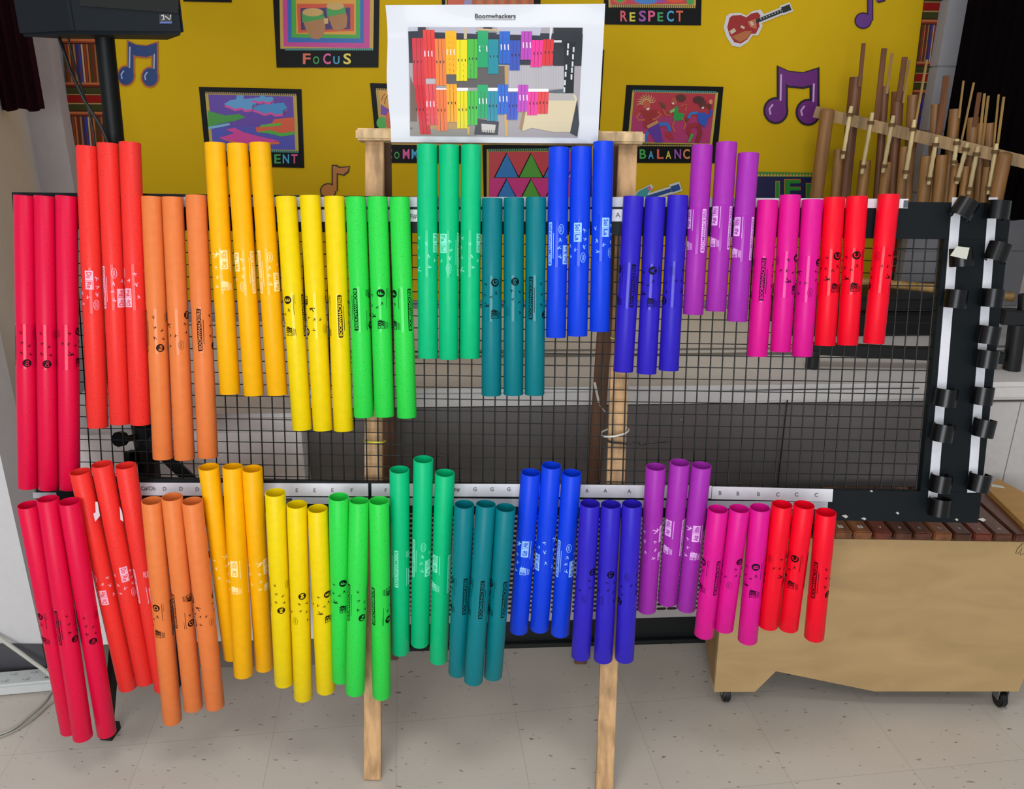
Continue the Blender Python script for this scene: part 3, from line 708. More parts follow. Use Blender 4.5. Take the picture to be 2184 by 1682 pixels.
# ------------------------------------------------------------------ coloured tubes
TI = TR - .0018
PRC = 2 * math.pi * (TR * 1000)
def figure(A, x, y, s, m_, z, a=0):
    """small jumping figure"""
    def q(u, v):
        c_, s_ = math.cos(a), math.sin(a); return (x + (u * c_ - v * s_) * s, y + (u * s_ + v * c_) * s)
    A.disc(*q(0, .62), .2 * s, m_, z, n=6)
    A.stroke([q(0, .45), q(.05, -.05)], .34 * s, m_, z); A.stroke([q(-.55, .5), q(0, .25), q(.5, .05)], .16 * s, m_, z)
    A.stroke([q(0, 0), (q(-.35, -.3)), q(-.6, -.7)], .2 * s, m_, z); A.stroke([q(.05, 0), q(.4, -.3), q(.35, -.75)], .2 * s, m_, z)
def tube_mesh(key, length, colour, ink, letter, sol, chroma, speck):
    body = M(colour, .42, spec=.22, kind='speckled' if speck else 'plastic'); A = Art()
    A.mi(body); film = A.mi(M(colour, .12, spec=.25))
    I = M(ink, .5, spec=.12); CT = M(colour, .5, spec=.15)
    def logo(x, y, s):
        A.rect(x - 7, y - 8.5 * s, x + 7, y + 8.5 * s, I, 1)
        A.poly([(x - 7, y + 8.5), (x - 4, y + 8.5), (x - 5, y + 13), (x - 1, y + 8.5), (x + 1, y + 8.5), (x + 2, y + 11), (x - 8, y + 8)], I, 1)
        for k in range(3): A.stroke([(x - 6, y + 4 - k * 4.2), (x - 2, y + 6 - k * 4.2), (x + 1, y + 2.5 - k * 4.2), (x + 6, y + 6 - k * 4.2)], .9, CT, 2)
        A.text('RBI', x - 5.5, y - 7.6, 5.5, CT, 2, w=11)
        for k in range(3): A.rect(x + 9 + k * 2.3, y - 8.5, x + 9.9 + k * 2.3, y + 7 - k, I, 1)
    n = 8
    def bar():
        pts = [(-4.6, -43), (-3, -44.6), (3, -44.6), (4.6, -43), (4.6, 43), (3, 44.6), (-3, 44.6), (-4.6, 43)]
        A.poly(pts, I, 1); A.text('BOOMWHACKERS', 3.2, -41.5, 6.4, CT, 2, w=83, rot=90)
        A.rect(7.5, -30, 8.6, 22, I, 1)
    bar()
    if not chroma:
        A.disc(-36, 34, 8.6, I, 1); A.text(letter, -36, 34, 10, CT, 2, rot=90, center=True)
        logo(-37, -33, 1)
        A.rect(-24, 2, -23.1, 44, I, 1); A.rect(-20.6, 25, -20, 44, I, 1)
        A.disc(33, -35, 8.4, I, 1); A.text(sol, 33, -35, 7.2, CT, 2, rot=90, center=True, w=11)
        A.ring(50, 28, 5.4, 9.5, .6, I, 1); A.rect(48.7, 22, 49.3, 34, I, 1); A.rect(50.7, 22, 51.3, 34, I, 1)
        for i, (u, v, s_) in enumerate(((-34, 12, 5), (-44, 4, 4.5), (22, 30, 4.5), (24, 8, 4.5), (23, -14, 5), (38, 2, 4.5), (40, -16, 4.5), (60, 8, 4.5), (-56, 30, 4.5), (-58, 8, 4.5), (-54, -14, 8))):
            figure(A, u, v, s_, I, 1, i * 1.7)
    else:
        for (u, v, t1, t2) in ((-36, 24, letter[0], letter[1]), (36, -22, sol[0], sol[1])):
            A.rect(u - 8, v - 19.5, u + 8, v + 19.5, I, 1)
            A.text(t1, u, v - 10, 9.5, CT, 2, rot=90, center=True, w=13); A.rect(u - 7, v + 1, u + 7, v + 1.9, CT, 2)
            A.rect(u - 6.6, v + 2.2, u - 5.9, v + 18.5, CT, 2); A.rect(u + 5.9, v + 2.2, u + 6.6, v + 18.5, CT, 2); A.text(t2, u, v + 10.5, 8.5, CT, 2, rot=90, center=True, w=13)
        logo(-37, -31, 1)
        A.rect(-24, 0, -22.9, 44, I, 1)
        A.ring(24, 30, 5.6, 10.5, 1, I, 1); A.rect(22.2, 24, 23, 36, I, 1); A.rect(24.8, 24, 25.6, 36, I, 1)
        for i, (u, v, s_) in enumerate(((22, 8, 5.5), (20, -8, 5), (22, -26, 5.5), (40, 14, 5), (52, 28, 5), (54, 6, 5.5), (-52, 34, 9), (-53, 8, 5), (-51, -12, 5), (-54, -32, 5.5), (58, -20, 5))):
            figure(A, u, v, s_, I, 1, i * 1.9)
    bmesh.ops.triangulate(A.bm, faces=A.bm.faces[:])
    A.cut(0, -66, 66, 2.4)
    Lm = length
    def fn(u, v, z):
        t = -math.pi / 2 + u / (TR * 1000); r = TR + .00012 + .0001 * z
        return Vector((r * math.cos(t), r * math.sin(t), Lm / 2 + v / 1000))
    A.map(fn, lambda c: Vector((c.x, c.y, 0)))
    # the tube itself
    prof = [(TI, .0), (TR - .0007, 0), (TR, .0009), (TR, Lm / 2 - .048), (TR, Lm / 2 + .048), (TR, Lm - .0009), (TR - .0007, Lm), (TI, Lm)]; n = 40; bm = A.bm; rg = []
    for r, z in prof: rg.append([bm.verts.new((r * math.cos(2 * math.pi * k / n), r * math.sin(2 * math.pi * k / n), z)) for k in range(n)])
    for i in range(len(rg)):
        P_, Q_ = rg[i], rg[(i + 1) % len(rg)]
        for k in range(n):
            bm.faces.new((P_[k], P_[(k + 1) % n], Q_[(k + 1) % n], Q_[k])).material_index = film if i == 3 else 0
    me = bpy.data.meshes.new('percussion_tube'); bm.to_mesh(me); bm.free()
    for m_ in A.mats: me.materials.append(m_)
    me.polygons.foreach_set('use_smooth', [True] * len(me.polygons)); me.set_sharp_from_angle(angle=R_(40))
    return me
# key: colour word, length, colour, ink, letter, solfege, chromatic, speckled
KIND = {
 'C': ('crimson', .629, '#d9083f', '#1c0410', 'C', 'Do', 0, 1), 'Cs': ('scarlet', .592, '#e8322c', '#f0b8d0', ('C#', 'Db'), ('Do', 'Re'), 1, 1),
 'D': ('orange', .557, '#e07a3e', '#2c0c04', 'D', 'Re', 0, 0), 'Ds': ('amber', .527, '#efae00', '#fbe6a8', ('D#', 'Eb'), ('Re', 'Mi'), 1, 0),
 'E': ('yellow', .496, '#e8cb00', '#241004', 'E', 'Mi', 0, 0), 'F': ('lime green', .468, '#2ccf48', '#021c0c', 'F', 'Fa', 0, 1),
 'Fs': ('emerald', .442, '#00b878', '#86e8cc', ('F#', 'Gb'), ('Fa', 'Sol'), 1, 0), 'G': ('teal', .416, '#00747e', '#02141a', 'G', 'Sol', 0, 0),
 'Gs': ('bright blue', .392, '#0a3fdc', '#9ccaf8', ('G#', 'Ab'), ('Sol', 'La'), 1, 0), 'A': ('indigo', .369, '#2e20b8', '#080420', 'A', 'La', 0, 0),
 'As': ('purple', .349, '#a02ba8', '#e8b8f0', ('A#', 'Bb'), ('La', 'Ti'), 1, 0), 'B': ('magenta', .329, '#d8108c', '#20041a', 'B', 'Ti', 0, 0),
 'Ch': ('bright red', .311, '#ee0426', '#1c0206', 'C', 'Do', 0, 0)}
# (top x, top y, bottom x, bottom y, print turn, flipped)
UP = {
 'C': [(53, 417, 61, 1039, -62, 0), (96, 418, 105, 1042, -65, 0), (142, 418, 149, 1042, 190, 0)],
 'Cs': [(185.5, 312, 209, 910, 110, 1), (230.5, 306, 257, 903, -40, 0), (277, 304, 300, 904, 240, 0)],
 'D': [(324, 419, 348, 977, -58, 0), (368, 420, 394, 978, 170, 1), (418, 416, 444, 974, 5, 0)],
 'Ds': [(458, 305, 491, 839, 130, 0), (506, 307, 542, 842, 62, 1), (554, 305, 592, 841, -38, 0)],
 'E': [(610, 419, 645, 915, 80, 0), (661, 417, 689, 916, 200, 1), (713, 419, 733, 917, 18, 0)],
 'F': [(759, 420, 776, 888, -14, 1), (805, 420, 820, 887, 110, 0), (852, 421, 868, 889, 48, 0)],
 'Fs': [(911, 309, 913, 763, 160, 1), (957.5, 310, 957, 765, 70, 1), (1005, 310, 1002, 763, 160, 1)],
 'G': [(1050, 423, 1048, 842, 120, 0), (1096, 422, 1095, 841, 100, 1), (1143, 421, 1140, 841, -28, 0)],
 'Gs': [(1192, 315, 1185.5, 719, -48, 0), (1239.5, 314, 1231.5, 716, 85, 1), (1287, 303, 1278.5, 706, 118, 1)],
 'A': [(1351.5, 419, 1329, 792, 18, 0), (1398, 421, 1378.5, 796, 96, 0), (1446, 417, 1426, 789, 200, 0)],
 'As': [(1498, 310, 1478, 670, 22, 0), (1550, 304, 1526, 663, 42, 0), (1596.5, 327, 1571.5, 685, 44, 0)],
 'B': [(1638, 427, 1614.5, 759, -16, 0), (1685.5, 416, 1664, 749, 150, 0), (1733, 426, 1710, 759, 140, 1)],
 'Ch': [(1779.5, 421, 1759, 736, 118, 0), (1828, 419, 1807, 735, 96, 0), (1896, 415, 1863, 732, 170, 0)]}
LO = {
 'C': [(60, 1076, 150, 1557, 75, 0), (102, 1063, 177, 1571, -22, 0), (148, 1069, 228, 1562, -55, 0)],
 'Cs': [(171, 1005, 273.5, 1464, -95, 0), (217, 989, 311, 1452, 130, 1), (268, 992, 349, 1466, -40, 1)],
 'D': [(324, 1067, 368, 1535, 88, 0), (367, 1059, 413, 1507, -38, 1), (410, 1068, 459, 1504, 195, 1)],
 'Ds': [(445, 995, 497, 1399, 200, 0), (496, 994, 519.5, 1437, 95, 0), (538, 999, 564, 1422, 170, 0)],
 'E': [(587, 1050, 606, 1455, -72, 0), (633, 1075, 647, 1485, 120, 1), (677.5, 1084, 695, 1470, 150, 0)],
 'F': [(722.5, 1059, 728, 1447, 130, 0), (766, 1067, 757.5, 1474, -48, 0), (808.5, 1067, 814, 1481, -38, 1)],
 'Fs': [(852, 1001, 854, 1388, -15, 1), (903, 979, 895.5, 1371, -50, 0), (949, 1008, 935, 1406, 55, 0)],
 'G': [(990.5, 1075, 976, 1433, 28, 0), (1036.5, 1074, 1009.5, 1451, 14, 0), (1078.5, 1082, 1051, 1440, 32, 0)],
 'Gs': [(1132, 1007, 1106, 1343, 98, 0), (1176, 992, 1150, 1339, 205, 0), (1219.5, 1008, 1194, 1349, -55, 0)],
 'A': [(1258.5, 1073, 1238.5, 1398, 130, 1), (1303, 1075, 1286, 1404, 105, 1), (1348, 1074, 1331.5, 1403, 205, 0)],
 'As': [(1399, 995, 1379, 1299, 160, 0), (1450, 986, 1423, 1283, 50, 0), (1496, 992, 1463, 1296, 98, 0)],
 'B': [(1531.5, 1085, 1501, 1352, 25, 0), (1577, 1084, 1543, 1339, 120, 1), (1621, 1082, 1594, 1364, 90, 0)],
 'Ch': [(1668, 1075, 1638, 1333, 170, 0), (1715, 1076, 1681, 1338, 65, 0), (1761.5, 1092, 1736, 1358, -50, 0)]}
# some hang a little further out than their neighbours
OUT = {('C', 1): .034, ('Ds', 1): .036, ('F', 1): .032, ('G', 1): .030}
MESH = {}; cnt = {}
POS = ['leftmost', 'middle', 'rightmost']
for row, tab in (('upper', UP), ('lower', LO)):
    for key, lst in tab.items():
        word, Ln, colr, ink, let, sol, chroma, speck = KIND[key]
        if key not in MESH: MESH[key] = tube_mesh(key, Ln, colr, ink, let, sol, chroma, speck)
        for i, (tx, ty, bx, by, turn, flip) in enumerate(lst):
            if row == 'upper': pl, o1 = RACK, 0.0; o2 = 0.0
            else: pl = LOW_F if chroma else LOW_N; o1 = 0.0; o2 = OUT.get((key, i), 0.0)
            p1 = pl.at(tx, ty, o1); p0 = pl.at(bx, by, o2)
            o = bpy.data.objects.new('percussion_tube', MESH[key]); C.objects.link(o)
            ax = (p1 - p0); ll = ax.length; ax.normalize()
            # print faces: local -Y is the front of the tube
            fwd = (Vector((0, 1, 0)) - ax * ax.y).normalized(); sx = fwd.cross(ax)
            Rm = Matrix((sx, fwd, ax)).transposed() @ Matrix.Rotation(R_(turn), 3, 'Z')
            if flip: Rm = Rm @ Matrix.Rotation(math.pi, 3, 'Y'); base = p1
            else: base = p0
            if flip: Rm = Matrix((sx, fwd, ax)).transposed() @ Matrix.Rotation(R_(turn), 3, 'Z') @ Matrix.Rotation(math.pi, 3, 'Y')
            mw = Rm.to_4x4() @ Matrix.Diagonal((1, 1, ll / Ln, 1)); mw.translation = base
            o.matrix_world = mw
            prt = 'pale print' if chroma else 'black print'
            tag(o, f'{POS[i]} of the three {word} plastic tubes with {prt} in the {row} row', 'tube', f'{word} tubes on the {row} row')
            if row == 'lower' and abs(ll / Ln - 1) > .08: print('LEN', key, i, round(ll / Ln, 3))
            if row == 'upper' and abs(ll / Ln - 1) > .08: print('LENU', key, i, round(ll / Ln, 3))
            if row == 'lower':
                # small black clip on the lower board holds the tube
                a, _ = RACK.ab(p1); tt = Vector(p1) + (p0 - p1).normalized() * (.11 if chroma else .06)
                q0 = tt + Vector((0, TR + .0005, 0)); d = (q0 - RACK.o).dot(RACK.n) - BF
                if d > 0:
                    b = MB(); b.bar(q0, q0 - RACK.n * d, .014, .026); b.build('tube_clip', CLIPM, rack)

for pts in ([(203, 1070), (208, 1070), (213, 1100), (203, 1112), (199, 1095), (204, 1092)], [(255, 1080), (260, 1092), (263, 1112), (257, 1108)]):
    b = MB(); b.quadslab([LOW_F.at(x, y, .0225) for x, y in pts], LOW_F.n * -.001); b.build('adhesive_tab', M('#d8c8d0', .6), rack)

# ------------------------------------------------------------------ cable ties
def loop(pts, r, mat, label, name='cable_tie'):
    b = MB(); b.tube(pts, r, 8); tag(b.build(name, mat, smooth=50), label, 'cable tie')
def around(px0, px1, py, dy, dF, dB, n=28, tilt=3):
    a = []
    for i in range(n + 1):
        t = -math.pi / 2 + 2 * math.pi * i / n; u = .5 + .5 * math.sin(t); d = (dF + dB) / 2 + (dF - dB) / 2 * math.cos(t)
        a.append(RACK.at(px0 + (px1 - px0) * u, py + dy * (u - .5) + tilt * math.cos(t), d))
    return a
loop(around(777, 822, 940, 1, -.026, -.10), .0019, M('#c9c838', .4), 'yellow plastic cable tie around the left easel leg')
loop(around(1281, 1341, 921, -9, -.026, -.10, tilt=9), .0021, M('#d0d0c8', .4), 'white plastic cable tie around the right easel leg')
loop([RACK.at(x, y, -.038) for x, y in ((1290, 939), (1308, 944), (1335, 946), (1352, 942), (1362, 944), (1366, 948), (1390, 943), (1415, 942), (1429, 939))], .0022, M('#0a0a0a', .4), 'black cable tie with a long tail just below the white tie')
loop([RACK.at(x, y, -.038) for x, y in ((1302, 720), (1310, 722), (1322, 722))], .0018, M('#b8c040', .4), 'short yellow green cable tie between the blue and indigo tubes')

# ------------------------------------------------------------------ laminated sheet
A = Art(); SB = -.034
SQ = [(822, 11), (1291, 8), (1275, 306), (832, 303)]; F = frame_fn(SQ)
def sheet_pt(x, y, z):
    v = max(0, min(1, (y - 8) / 297)); u = (x - 822) / 469
    bow = .016 * math.sin(math.pi * v) + .010 * (1 - v) ** 2 * math.sin(u * 9 + .6) + .004 * math.sin(v * 9)
    return RACK.at(x, y, SB + bow + z * .0002 + (.0014 if z else 0))
PAPER = M('#cfd2da', .4, spec=.4, coat=.12)
def sheet_grid(z):
    nU, nV = 14, 24
    return [[F(i / nU, j / nV) for i in range(nU + 1)] for j in range(nV + 1)]
gpts = sheet_grid(0)
A.mi(PAPER)
b = MB(); V0 = [[b.bm.verts.new(sheet_pt(p[0] + (2.5 * math.sin(j * .35) if i in (0,) else 0), p[1], 0)) for i, p in enumerate(r)] for j, r in enumerate(gpts)]
V1 = [[b.bm.verts.new(v.co - RACK.n * .0008) for v in r] for r in V0]
for j in range(24):
    for i in range(14):
        for V in (V0, V1): b.bm.faces.new((V[j][i], V[j][i + 1], V[j + 1][i + 1], V[j + 1][i]))
    for i in (0, 14): b.bm.faces.new((V0[j][i], V0[j + 1][i], V1[j + 1][i], V1[j][i]))
for i in range(14):
    for j in (0, 24): b.bm.faces.new((V0[j][i], V0[j][i + 1], V1[j][i + 1], V1[j][i]))
sheet = thing('laminated_sheet', RACK.at(1053, 305, SB), 'white laminated sheet with a printed photo of the tube rack, leaning on the easel top', 'sheet')
b.build('sheet', PAPER, sheet, smooth=60)
A = Art()
PX = lambda x, y: (820 + x * 480 / 2184, y * 320 / 1456)
def pp(pts, col, z=None): A.poly([PX(*p) for p in pts], M(col, .45, spec=.3), z)
pp([(230, 262), (1925, 268), (1875, 1335), (248, 1318)], '#9c979c')
pp([(230, 300), (1925, 330), (1910, 640), (240, 610)], '#2a2e3c'); pp([(230, 262), (320, 262), (320, 300), (230, 305)], '#b4b4c2')
pp([(325, 262), (400, 262), (400, 400), (325, 400)], '#30303c'); pp([(430, 262), (925, 268), (925, 330), (430, 310)], '#a8a8b8'); pp([(925, 262), (1070, 262), (1070, 282), (925, 280)], '#202028')
pp([(1070, 266), (1520, 268), (1510, 345), (1070, 330)], '#b0b0c0'); pp([(1640, 268), (1922, 270), (1908, 640), (1640, 640)], '#22262e'); pp([(1605, 268), (1632, 268), (1612, 400), (1600, 400)], '#c8c8d0')
pp([(600, 640), (1180, 640), (1180, 850), (600, 850)], '#5a5658')
A.n += 1
for k in range(52): pp([(1210 + k * 10.3, 640), (1214 + k * 10.3, 640), (1214 + k * 10.3, 860), (1210 + k * 10.3, 860)], '#c4c2ca', A.n)
pp([(1640, 390), (1720, 390), (1720, 412), (1640, 412)], '#c8c8d0')
pp([(390, 755), (490, 755), (490, 825), (390, 825)], '#b0aab0'); pp([(1165, 640), (1200, 640), (1195, 850), (1170, 850)], '#b89058'); pp([(770, 268), (800, 268), (800, 380), (770, 380)], '#b8a890')
pp([(250, 740), (310, 900), (320, 1180), (262, 1260), (250, 1250)], '#6a5a50'); pp([(248, 1180), (880, 1180), (900, 1318), (248, 1315)], '#8a8680'); pp([(430, 1215), (720, 1180), (790, 1255), (440, 1250)], '#b08a58')
pp([(1595, 880), (1740, 860), (1740, 905), (1595, 905)], '#566068')
pp([(1745, 410), (1850, 410), (1835, 905), (1740, 905)], '#141c20'); 
for k, (x, y) in enumerate(((1783, 445), (1778, 510), (1765, 650), (1758, 720), (1752, 800), (1746, 870), (1836, 480), (1830, 550), (1826, 620), (1820, 680), (1815, 745))):
    pp([(x - 8, y - 24), (x + 8, y - 24), (x + 7, y + 26), (x - 9, y + 26)], '#c8ccd0', 30)
A.n = 31
pp([(1360, 1085), (1560, 900), (1850, 915), (1870, 960), (1805, 1280), (1640, 1280), (1430, 1240), (1330, 1275)], '#cdbf9f'); pp([(1340, 1085), (1372, 1080), (1335, 1275), (1310, 1240)], '#9a7c58')
pp([(1590, 905), (1830, 905), (1850, 975), (1590, 975)], '#a8a4a4'); pp([(1870, 960), (1890, 1200), (1870, 1325), (1800, 1290)], '#2c323c')
pp([(890, 1150), (1110, 1180), (1100, 1310), (870, 1305)], '#3a3e46'); pp([(940, 1200), (1080, 1210), (1070, 1290), (945, 1280)], '#c0bcb8')
for k in range(6): pp([(950 + k * 22, 1262), (956 + k * 22, 1262), (956 + k * 22, 1305), (950 + k * 22, 1305)], '#26282c', 40)
A.n = 41
pp([(800, 1230), (830, 1230), (825, 1305), (806, 1305)], '#c8a058'); pp([(1162, 1110), (1196, 1110), (1198, 1318), (1172, 1318)], '#c8a058'); pp([(900, 275), (1110, 285), (1110, 300), (900, 295)], '#c0a880')
for (x0, x1, y) in ((498, 600, 875), (1000, 1105, 870), (1200, 1300, 875), (1395, 1592, 878), (700, 810, 870)): pp([(x0, y - 18), (x1, y - 18), (x1, y + 12), (x0, y + 12)], '#e4e4ec')
GU = [(268, 388, 368, 830, 12, '#c62f3c'), (372, 485, 290, 760, 14, '#d83a36'), (488, 588, 375, 828, 14, '#e07a3a'), (588, 696, 298, 722, 12, '#e8a818'), (698, 802, 385, 785, 0, '#ddd010'),
      (804, 902, 380, 762, 0, '#48b040'), (905, 1006, 298, 655, -2, '#189a62'), (1008, 1108, 382, 716, -2, '#1a8494'), (1114, 1218, 304, 620, -4, '#2460c0'), (1218, 1318, 390, 682, -6, '#3350b0'),
      (1328, 1432, 304, 580, -8, '#b040b0'), (1432, 1540, 388, 650, -16, '#e02f90'), (1540, 1645, 382, 636, -14, '#d02c34')]
GL = [(290, 392, 826, 1302, 58, '#c4202e'), (392, 500, 815, 1212, 22, '#d84a50'), (500, 605, 870, 1270, 10, '#e0733e'), (600, 702, 815, 1185, 6, '#e8a028'), (704, 802, 885, 1245, 2, '#ddd018'),
      (804, 902, 880, 1212, 0, '#48b848'), (902, 1004, 822, 1148, 0, '#28a068'), (1000, 1100, 885, 1172, -4, '#2a8aa0'), (1100, 1200, 820, 1108, -8, '#3068c8'), (1192, 1298, 895, 1160, -8, '#3f58c0'),
      (1296, 1396, 822, 1082, -6, '#b84ab8'), (1392, 1492, 890, 1118, -10, '#e03f98'), (1490, 1595, 890, 1105, -10, '#d8454a')]
for (x0, x1, y0, y1, dx, col) in GU + GL:
    if y0 > 800 and y1 > 1250: dx = dx
    pp([(x0, y0), (x1, y0), (x1 + dx, y1), (x0 + dx, y1)], col, 50)
    for k in (1, 2):
        x = x0 + (x1 - x0) * k / 3; pp([(x - 1.6, y0), (x + 1.6, y0), (x + 1.6 + dx, y1), (x - 1.6 + dx, y1)], '#33202a', 51)
    if col in ('#d83a36', '#e8a818', '#189a62', '#2460c0', '#b040b0', '#d84a50', '#28a068', '#3068c8', '#b84ab8'):
        for k in range(3): pp([(x0 + 14 + k * 34, (y0 + y1) / 2 - 30), (x0 + 24 + k * 34, (y0 + y1) / 2 - 34), (x0 + 26 + k * 34, (y0 + y1) / 2 + 26), (x0 + 16 + k * 34, (y0 + y1) / 2 + 20)], '#e8d8e8', 52)
    else:
        for k in range(3): pp([(x0 + 14 + k * 34, (y0 + y1) / 2 - 12), (x0 + 24 + k * 34, (y0 + y1) / 2 - 14), (x0 + 24 + k * 34, (y0 + y1) / 2 + 14), (x0 + 16 + k * 34, (y0 + y1) / 2 + 10)], '#28202c', 52)
for v in A.bm.verts: v.co.z = v.co.z * .14
A.text('Boomwhackers', 1013, 38.5, 9.4, M('#15151c', .3), 2, w=87, ydown=True); A.rect(1013, 41, 1100, 41.8, M('#15151c', .3), 2)
A.cut(1, 30, 300, 12); A.cut(0, 860, 1250, 30)
A.map(sheet_pt, RACK.n); finish('printed_picture', A.bm, A.mats, parent=sheet)

# ------------------------------------------------------------------ loudspeaker on a stand
SPP = Plane((0, 1.80, 0), (1, 0, 0), Z)
top = SPP.at(222, 70); mid = SPP.at(309, 930)
foot = Vector((mid.x - .01, 1.80, 0))
stand = thing('speaker_stand', foot, 'black tripod stand holding the loudspeaker at the left', 'stand')
SM = M('#07090b', .5, spec=.25)
ptop = Vector((top.x, 1.80, top.z)); pmid = Vector((mid.x, 1.80, mid.z))
b = MB(); b.tube([pmid + (pmid - ptop) * .2, ptop], .0185, 20); b.build('pole', SM, stand, smooth=40)
b = MB(); b.tube([pmid + Vector((0, 0, -.06)), pmid + Vector((0, 0, .03))], .027, 20); b.build('collar', SM, stand, smooth=40)
b = MB(); kp = SPP.at(270, 935, .05); b.tube([pmid, kp], .008, 10); b.tube([kp - Vector((.01, 0, 0)), kp + Vector((-.012, -.014, .004))], .018, 10); b.build('knob', M('#08090a', .3), stand, smooth=40)
f1_ = floor_at(243, 1572)
b = MB(); b.bar(pmid + Vector((-.03, -.02, -.03)), f1_ + Vector((-.012, .0, .02)), .012, .034, side=(1, 0, 0)); b.build('leg', SM, stand)
b = MB(); b.bar(f1_ + Vector((-.014, -.012, .012)), f1_ + Vector((-.01, .03, .014)), .03, .022, side=(1, 0, 0)); b.build('rubber_foot', M('#050505', .7), stand)
L2 = SPP.at(420, 1035, .045)
b = MB(); b.bar(pmid + Vector((.015, -.02, .0)), pmid + (L2 - pmid) * 1.9 , .026, .01, side=(1, 0, 0)); b.build('leg', SM, stand)
b = MB(); b.bar(pmid + Vector((0, 0, -.02)), Vector((pmid.x - .02, 1.79, .02)), .04, .03, side=(1, 0, 0)); b.build('leg', SM, stand)
b = MB(); b.bar(pmid + (L2 - pmid) * 1.86, Vector((pmid.x - .02, 1.785, .30)), .014, .008, side=(0, 0, 1)); b.build('brace', SM, stand)
spk = thing('loudspeaker', ptop, 'black loudspeaker box with a small badge at the top left corner', 'loudspeaker')
zb = ptop.z + .002
SF = Plane((0, 1.72, 0), yaw(2), Z); c_r = SF.at(394, 76); c_m = SF.at(156, 72)
zb = c_m.z
fl2 = Vector((c_m.x, c_m.y, zb)); frr = Vector((c_r.x, c_r.y, zb)); lb = Vector((fl2.x - .16, fl2.y + .10, zb)); bk1 = Vector((fl2.x - .10, fl2.y + .16, zb)); bk2 = Vector((frr.x - .09, frr.y + .16, zb))
b = MB(); b.quadslab([fl2, frr, bk2, bk1, lb], (0, 0, .5))
cabm = M('#091219', .6, spec=.2, kind='plastic'); b.build('cabinet', cabm, spk, bevel=.006, smooth=30)
b = MB(); q = [SF.at(x, y, .003) for x, y in ((166, -120), (382, -120), (380, 28), (170, 12))]; b.quadslab(q, SF.n * -.006); b.build('grille', M('#020405', .8), spk)
A = Art(); A.rect(340, 30, 367, 50, '#0a0a0c', 1); A.rect(341, 46, 367, 50, '#4a5a9a', 2)
A.stroke([(344, 33), (350, 33)], 2, '#c0c0b8', 3); A.stroke([(348, 31), (350, 42), (345, 42)], 2, '#c0c0b8', 3); A.stroke([(352, 34), (362, 42), (364, 32)], 2.2, '#c0c0b8', 3)
A.map(lambda x, y, z: SF.at(x, y, .001 + z * .0003), SF.n); finish('badge', A.bm, A.mats, parent=spk)
b = MB(); b.tube([SPP.at(x, y, d) for x, y, d in ((122, 68, .0), (150, 150, .02), (180, 215, .03), (215, 268, .03), (232, 308, .025), (250, 420, .024))], .0035, 8)
tag(b.build('speaker_cable', M('#07080a', .5), smooth=60), 'thick black cable running from the loudspeaker down to its pole', 'cable')
b = MB(); b.tube([SPP.at(x, y, d) for x, y, d in ((143, 70, -.01), (160, 140, -.01), (178, 200, .0), (190, 240, .0), (200, 285, .0), (205, 340, 0), (215, 430, 0))], .0022, 8)
tag(b.build('speaker_cable', M('#0c0d0f', .5), smooth=60), 'thin black cable hanging behind the thicker loudspeaker cable', 'cable')

# ------------------------------------------------------------------ power strip and cords
fA = floor_at(112, 1478); fB = floor_at(-60, 1494); d = (fB - fA).normalized(); nrm = Vector((d.y, -d.x, 0));
if nrm.y < 0: nrm = -nrm
ps = thing('power_strip', fA, 'white power strip with two rows of outlets lying on the floor at lower left', 'power strip')
b = MB(); c_ = fA + d * .15 + nrm * .035 + Vector((0, 0, .019)); b.box(c_, d * .16, nrm * .032, (0, 0, .017)); b.build('housing', M('#c8cccb', .4, kind='plastic'), ps, bevel=.006, smooth=40)
A = Art()
for r in range(2):
    for k in range(4 - r):
        x, y = .045 + k * .052 + r * .012, -.012 + (1 - r) * .026
        if r == 0 and k == 3: continue
        A.rect(x, y, x + .012, y + .0018, '#8f9492', 1); A.rect(x, y + .006, x + .010, y + .0078, '#8f9492', 1); A.disc(x + .017, y + .004, .0016, '#7a7f7d', 1, n=8)
A.map(lambda x, y, z: fA + d * x + nrm * (.03 + y) + Vector((0, 0, .0366)), Z); finish('outlets', A.bm, A.mats, parent=ps)
b = MB()
for k in range(2): b.box(fA + d * .008 + nrm * (.022 + .024 * k) + Vector((0, 0, .030)), d * .012, nrm * .003, (0, 0, .006))
b.build('switch', M('#0a0a0a', .4), ps)
WC = M('#b9b9ae', .5)
def cordpts(lst): 
    out = []
    for x, y, h in lst:
        r = ray(x, y); out.append(EYE + r * ((h - CAMH) / r.z))
    return out
def smoothp(P, k=6):
    out = []
    for i in range(len(P) - 1):
        p0, p1, p2, p3 = P[max(i - 1, 0)], P[i], P[i + 1], P[min(i + 2, len(P) - 1)]
        for j in range(k):
            t = j / k; out.append(.5 * ((2 * p1) + (-p0 + p2) * t + (2 * p0 - 5 * p1 + 4 * p2 - p3) * t * t + (-p0 + 3 * p1 - 3 * p2 + p3) * t ** 3))
    return out + [P[-1]]
b = MB(); b.tube(smoothp(cordpts([(-40, 1332, .16), (20, 1375, .115), (62, 1405, .08), (108, 1440, .045), (128, 1470, .02), (160, 1480, .006)])), .0055, 10)
tag(b.build('extension_cord', WC, smooth=60), 'thick pale cord slanting down across the dark baseboard', 'cord')
b = MB(); b.tube(smoothp(cordpts([(-40, 1575, .004), (20, 1558, .004), (62, 1527, .004), (95, 1497, .004), (112, 1472, .006), (135, 1466, .01)])), .0032, 8)
tag(b.build('extension_cord', M('#a9a79c', .5), smooth=60), 'thin grey cord curving over the floor in front of the power strip', 'cord')
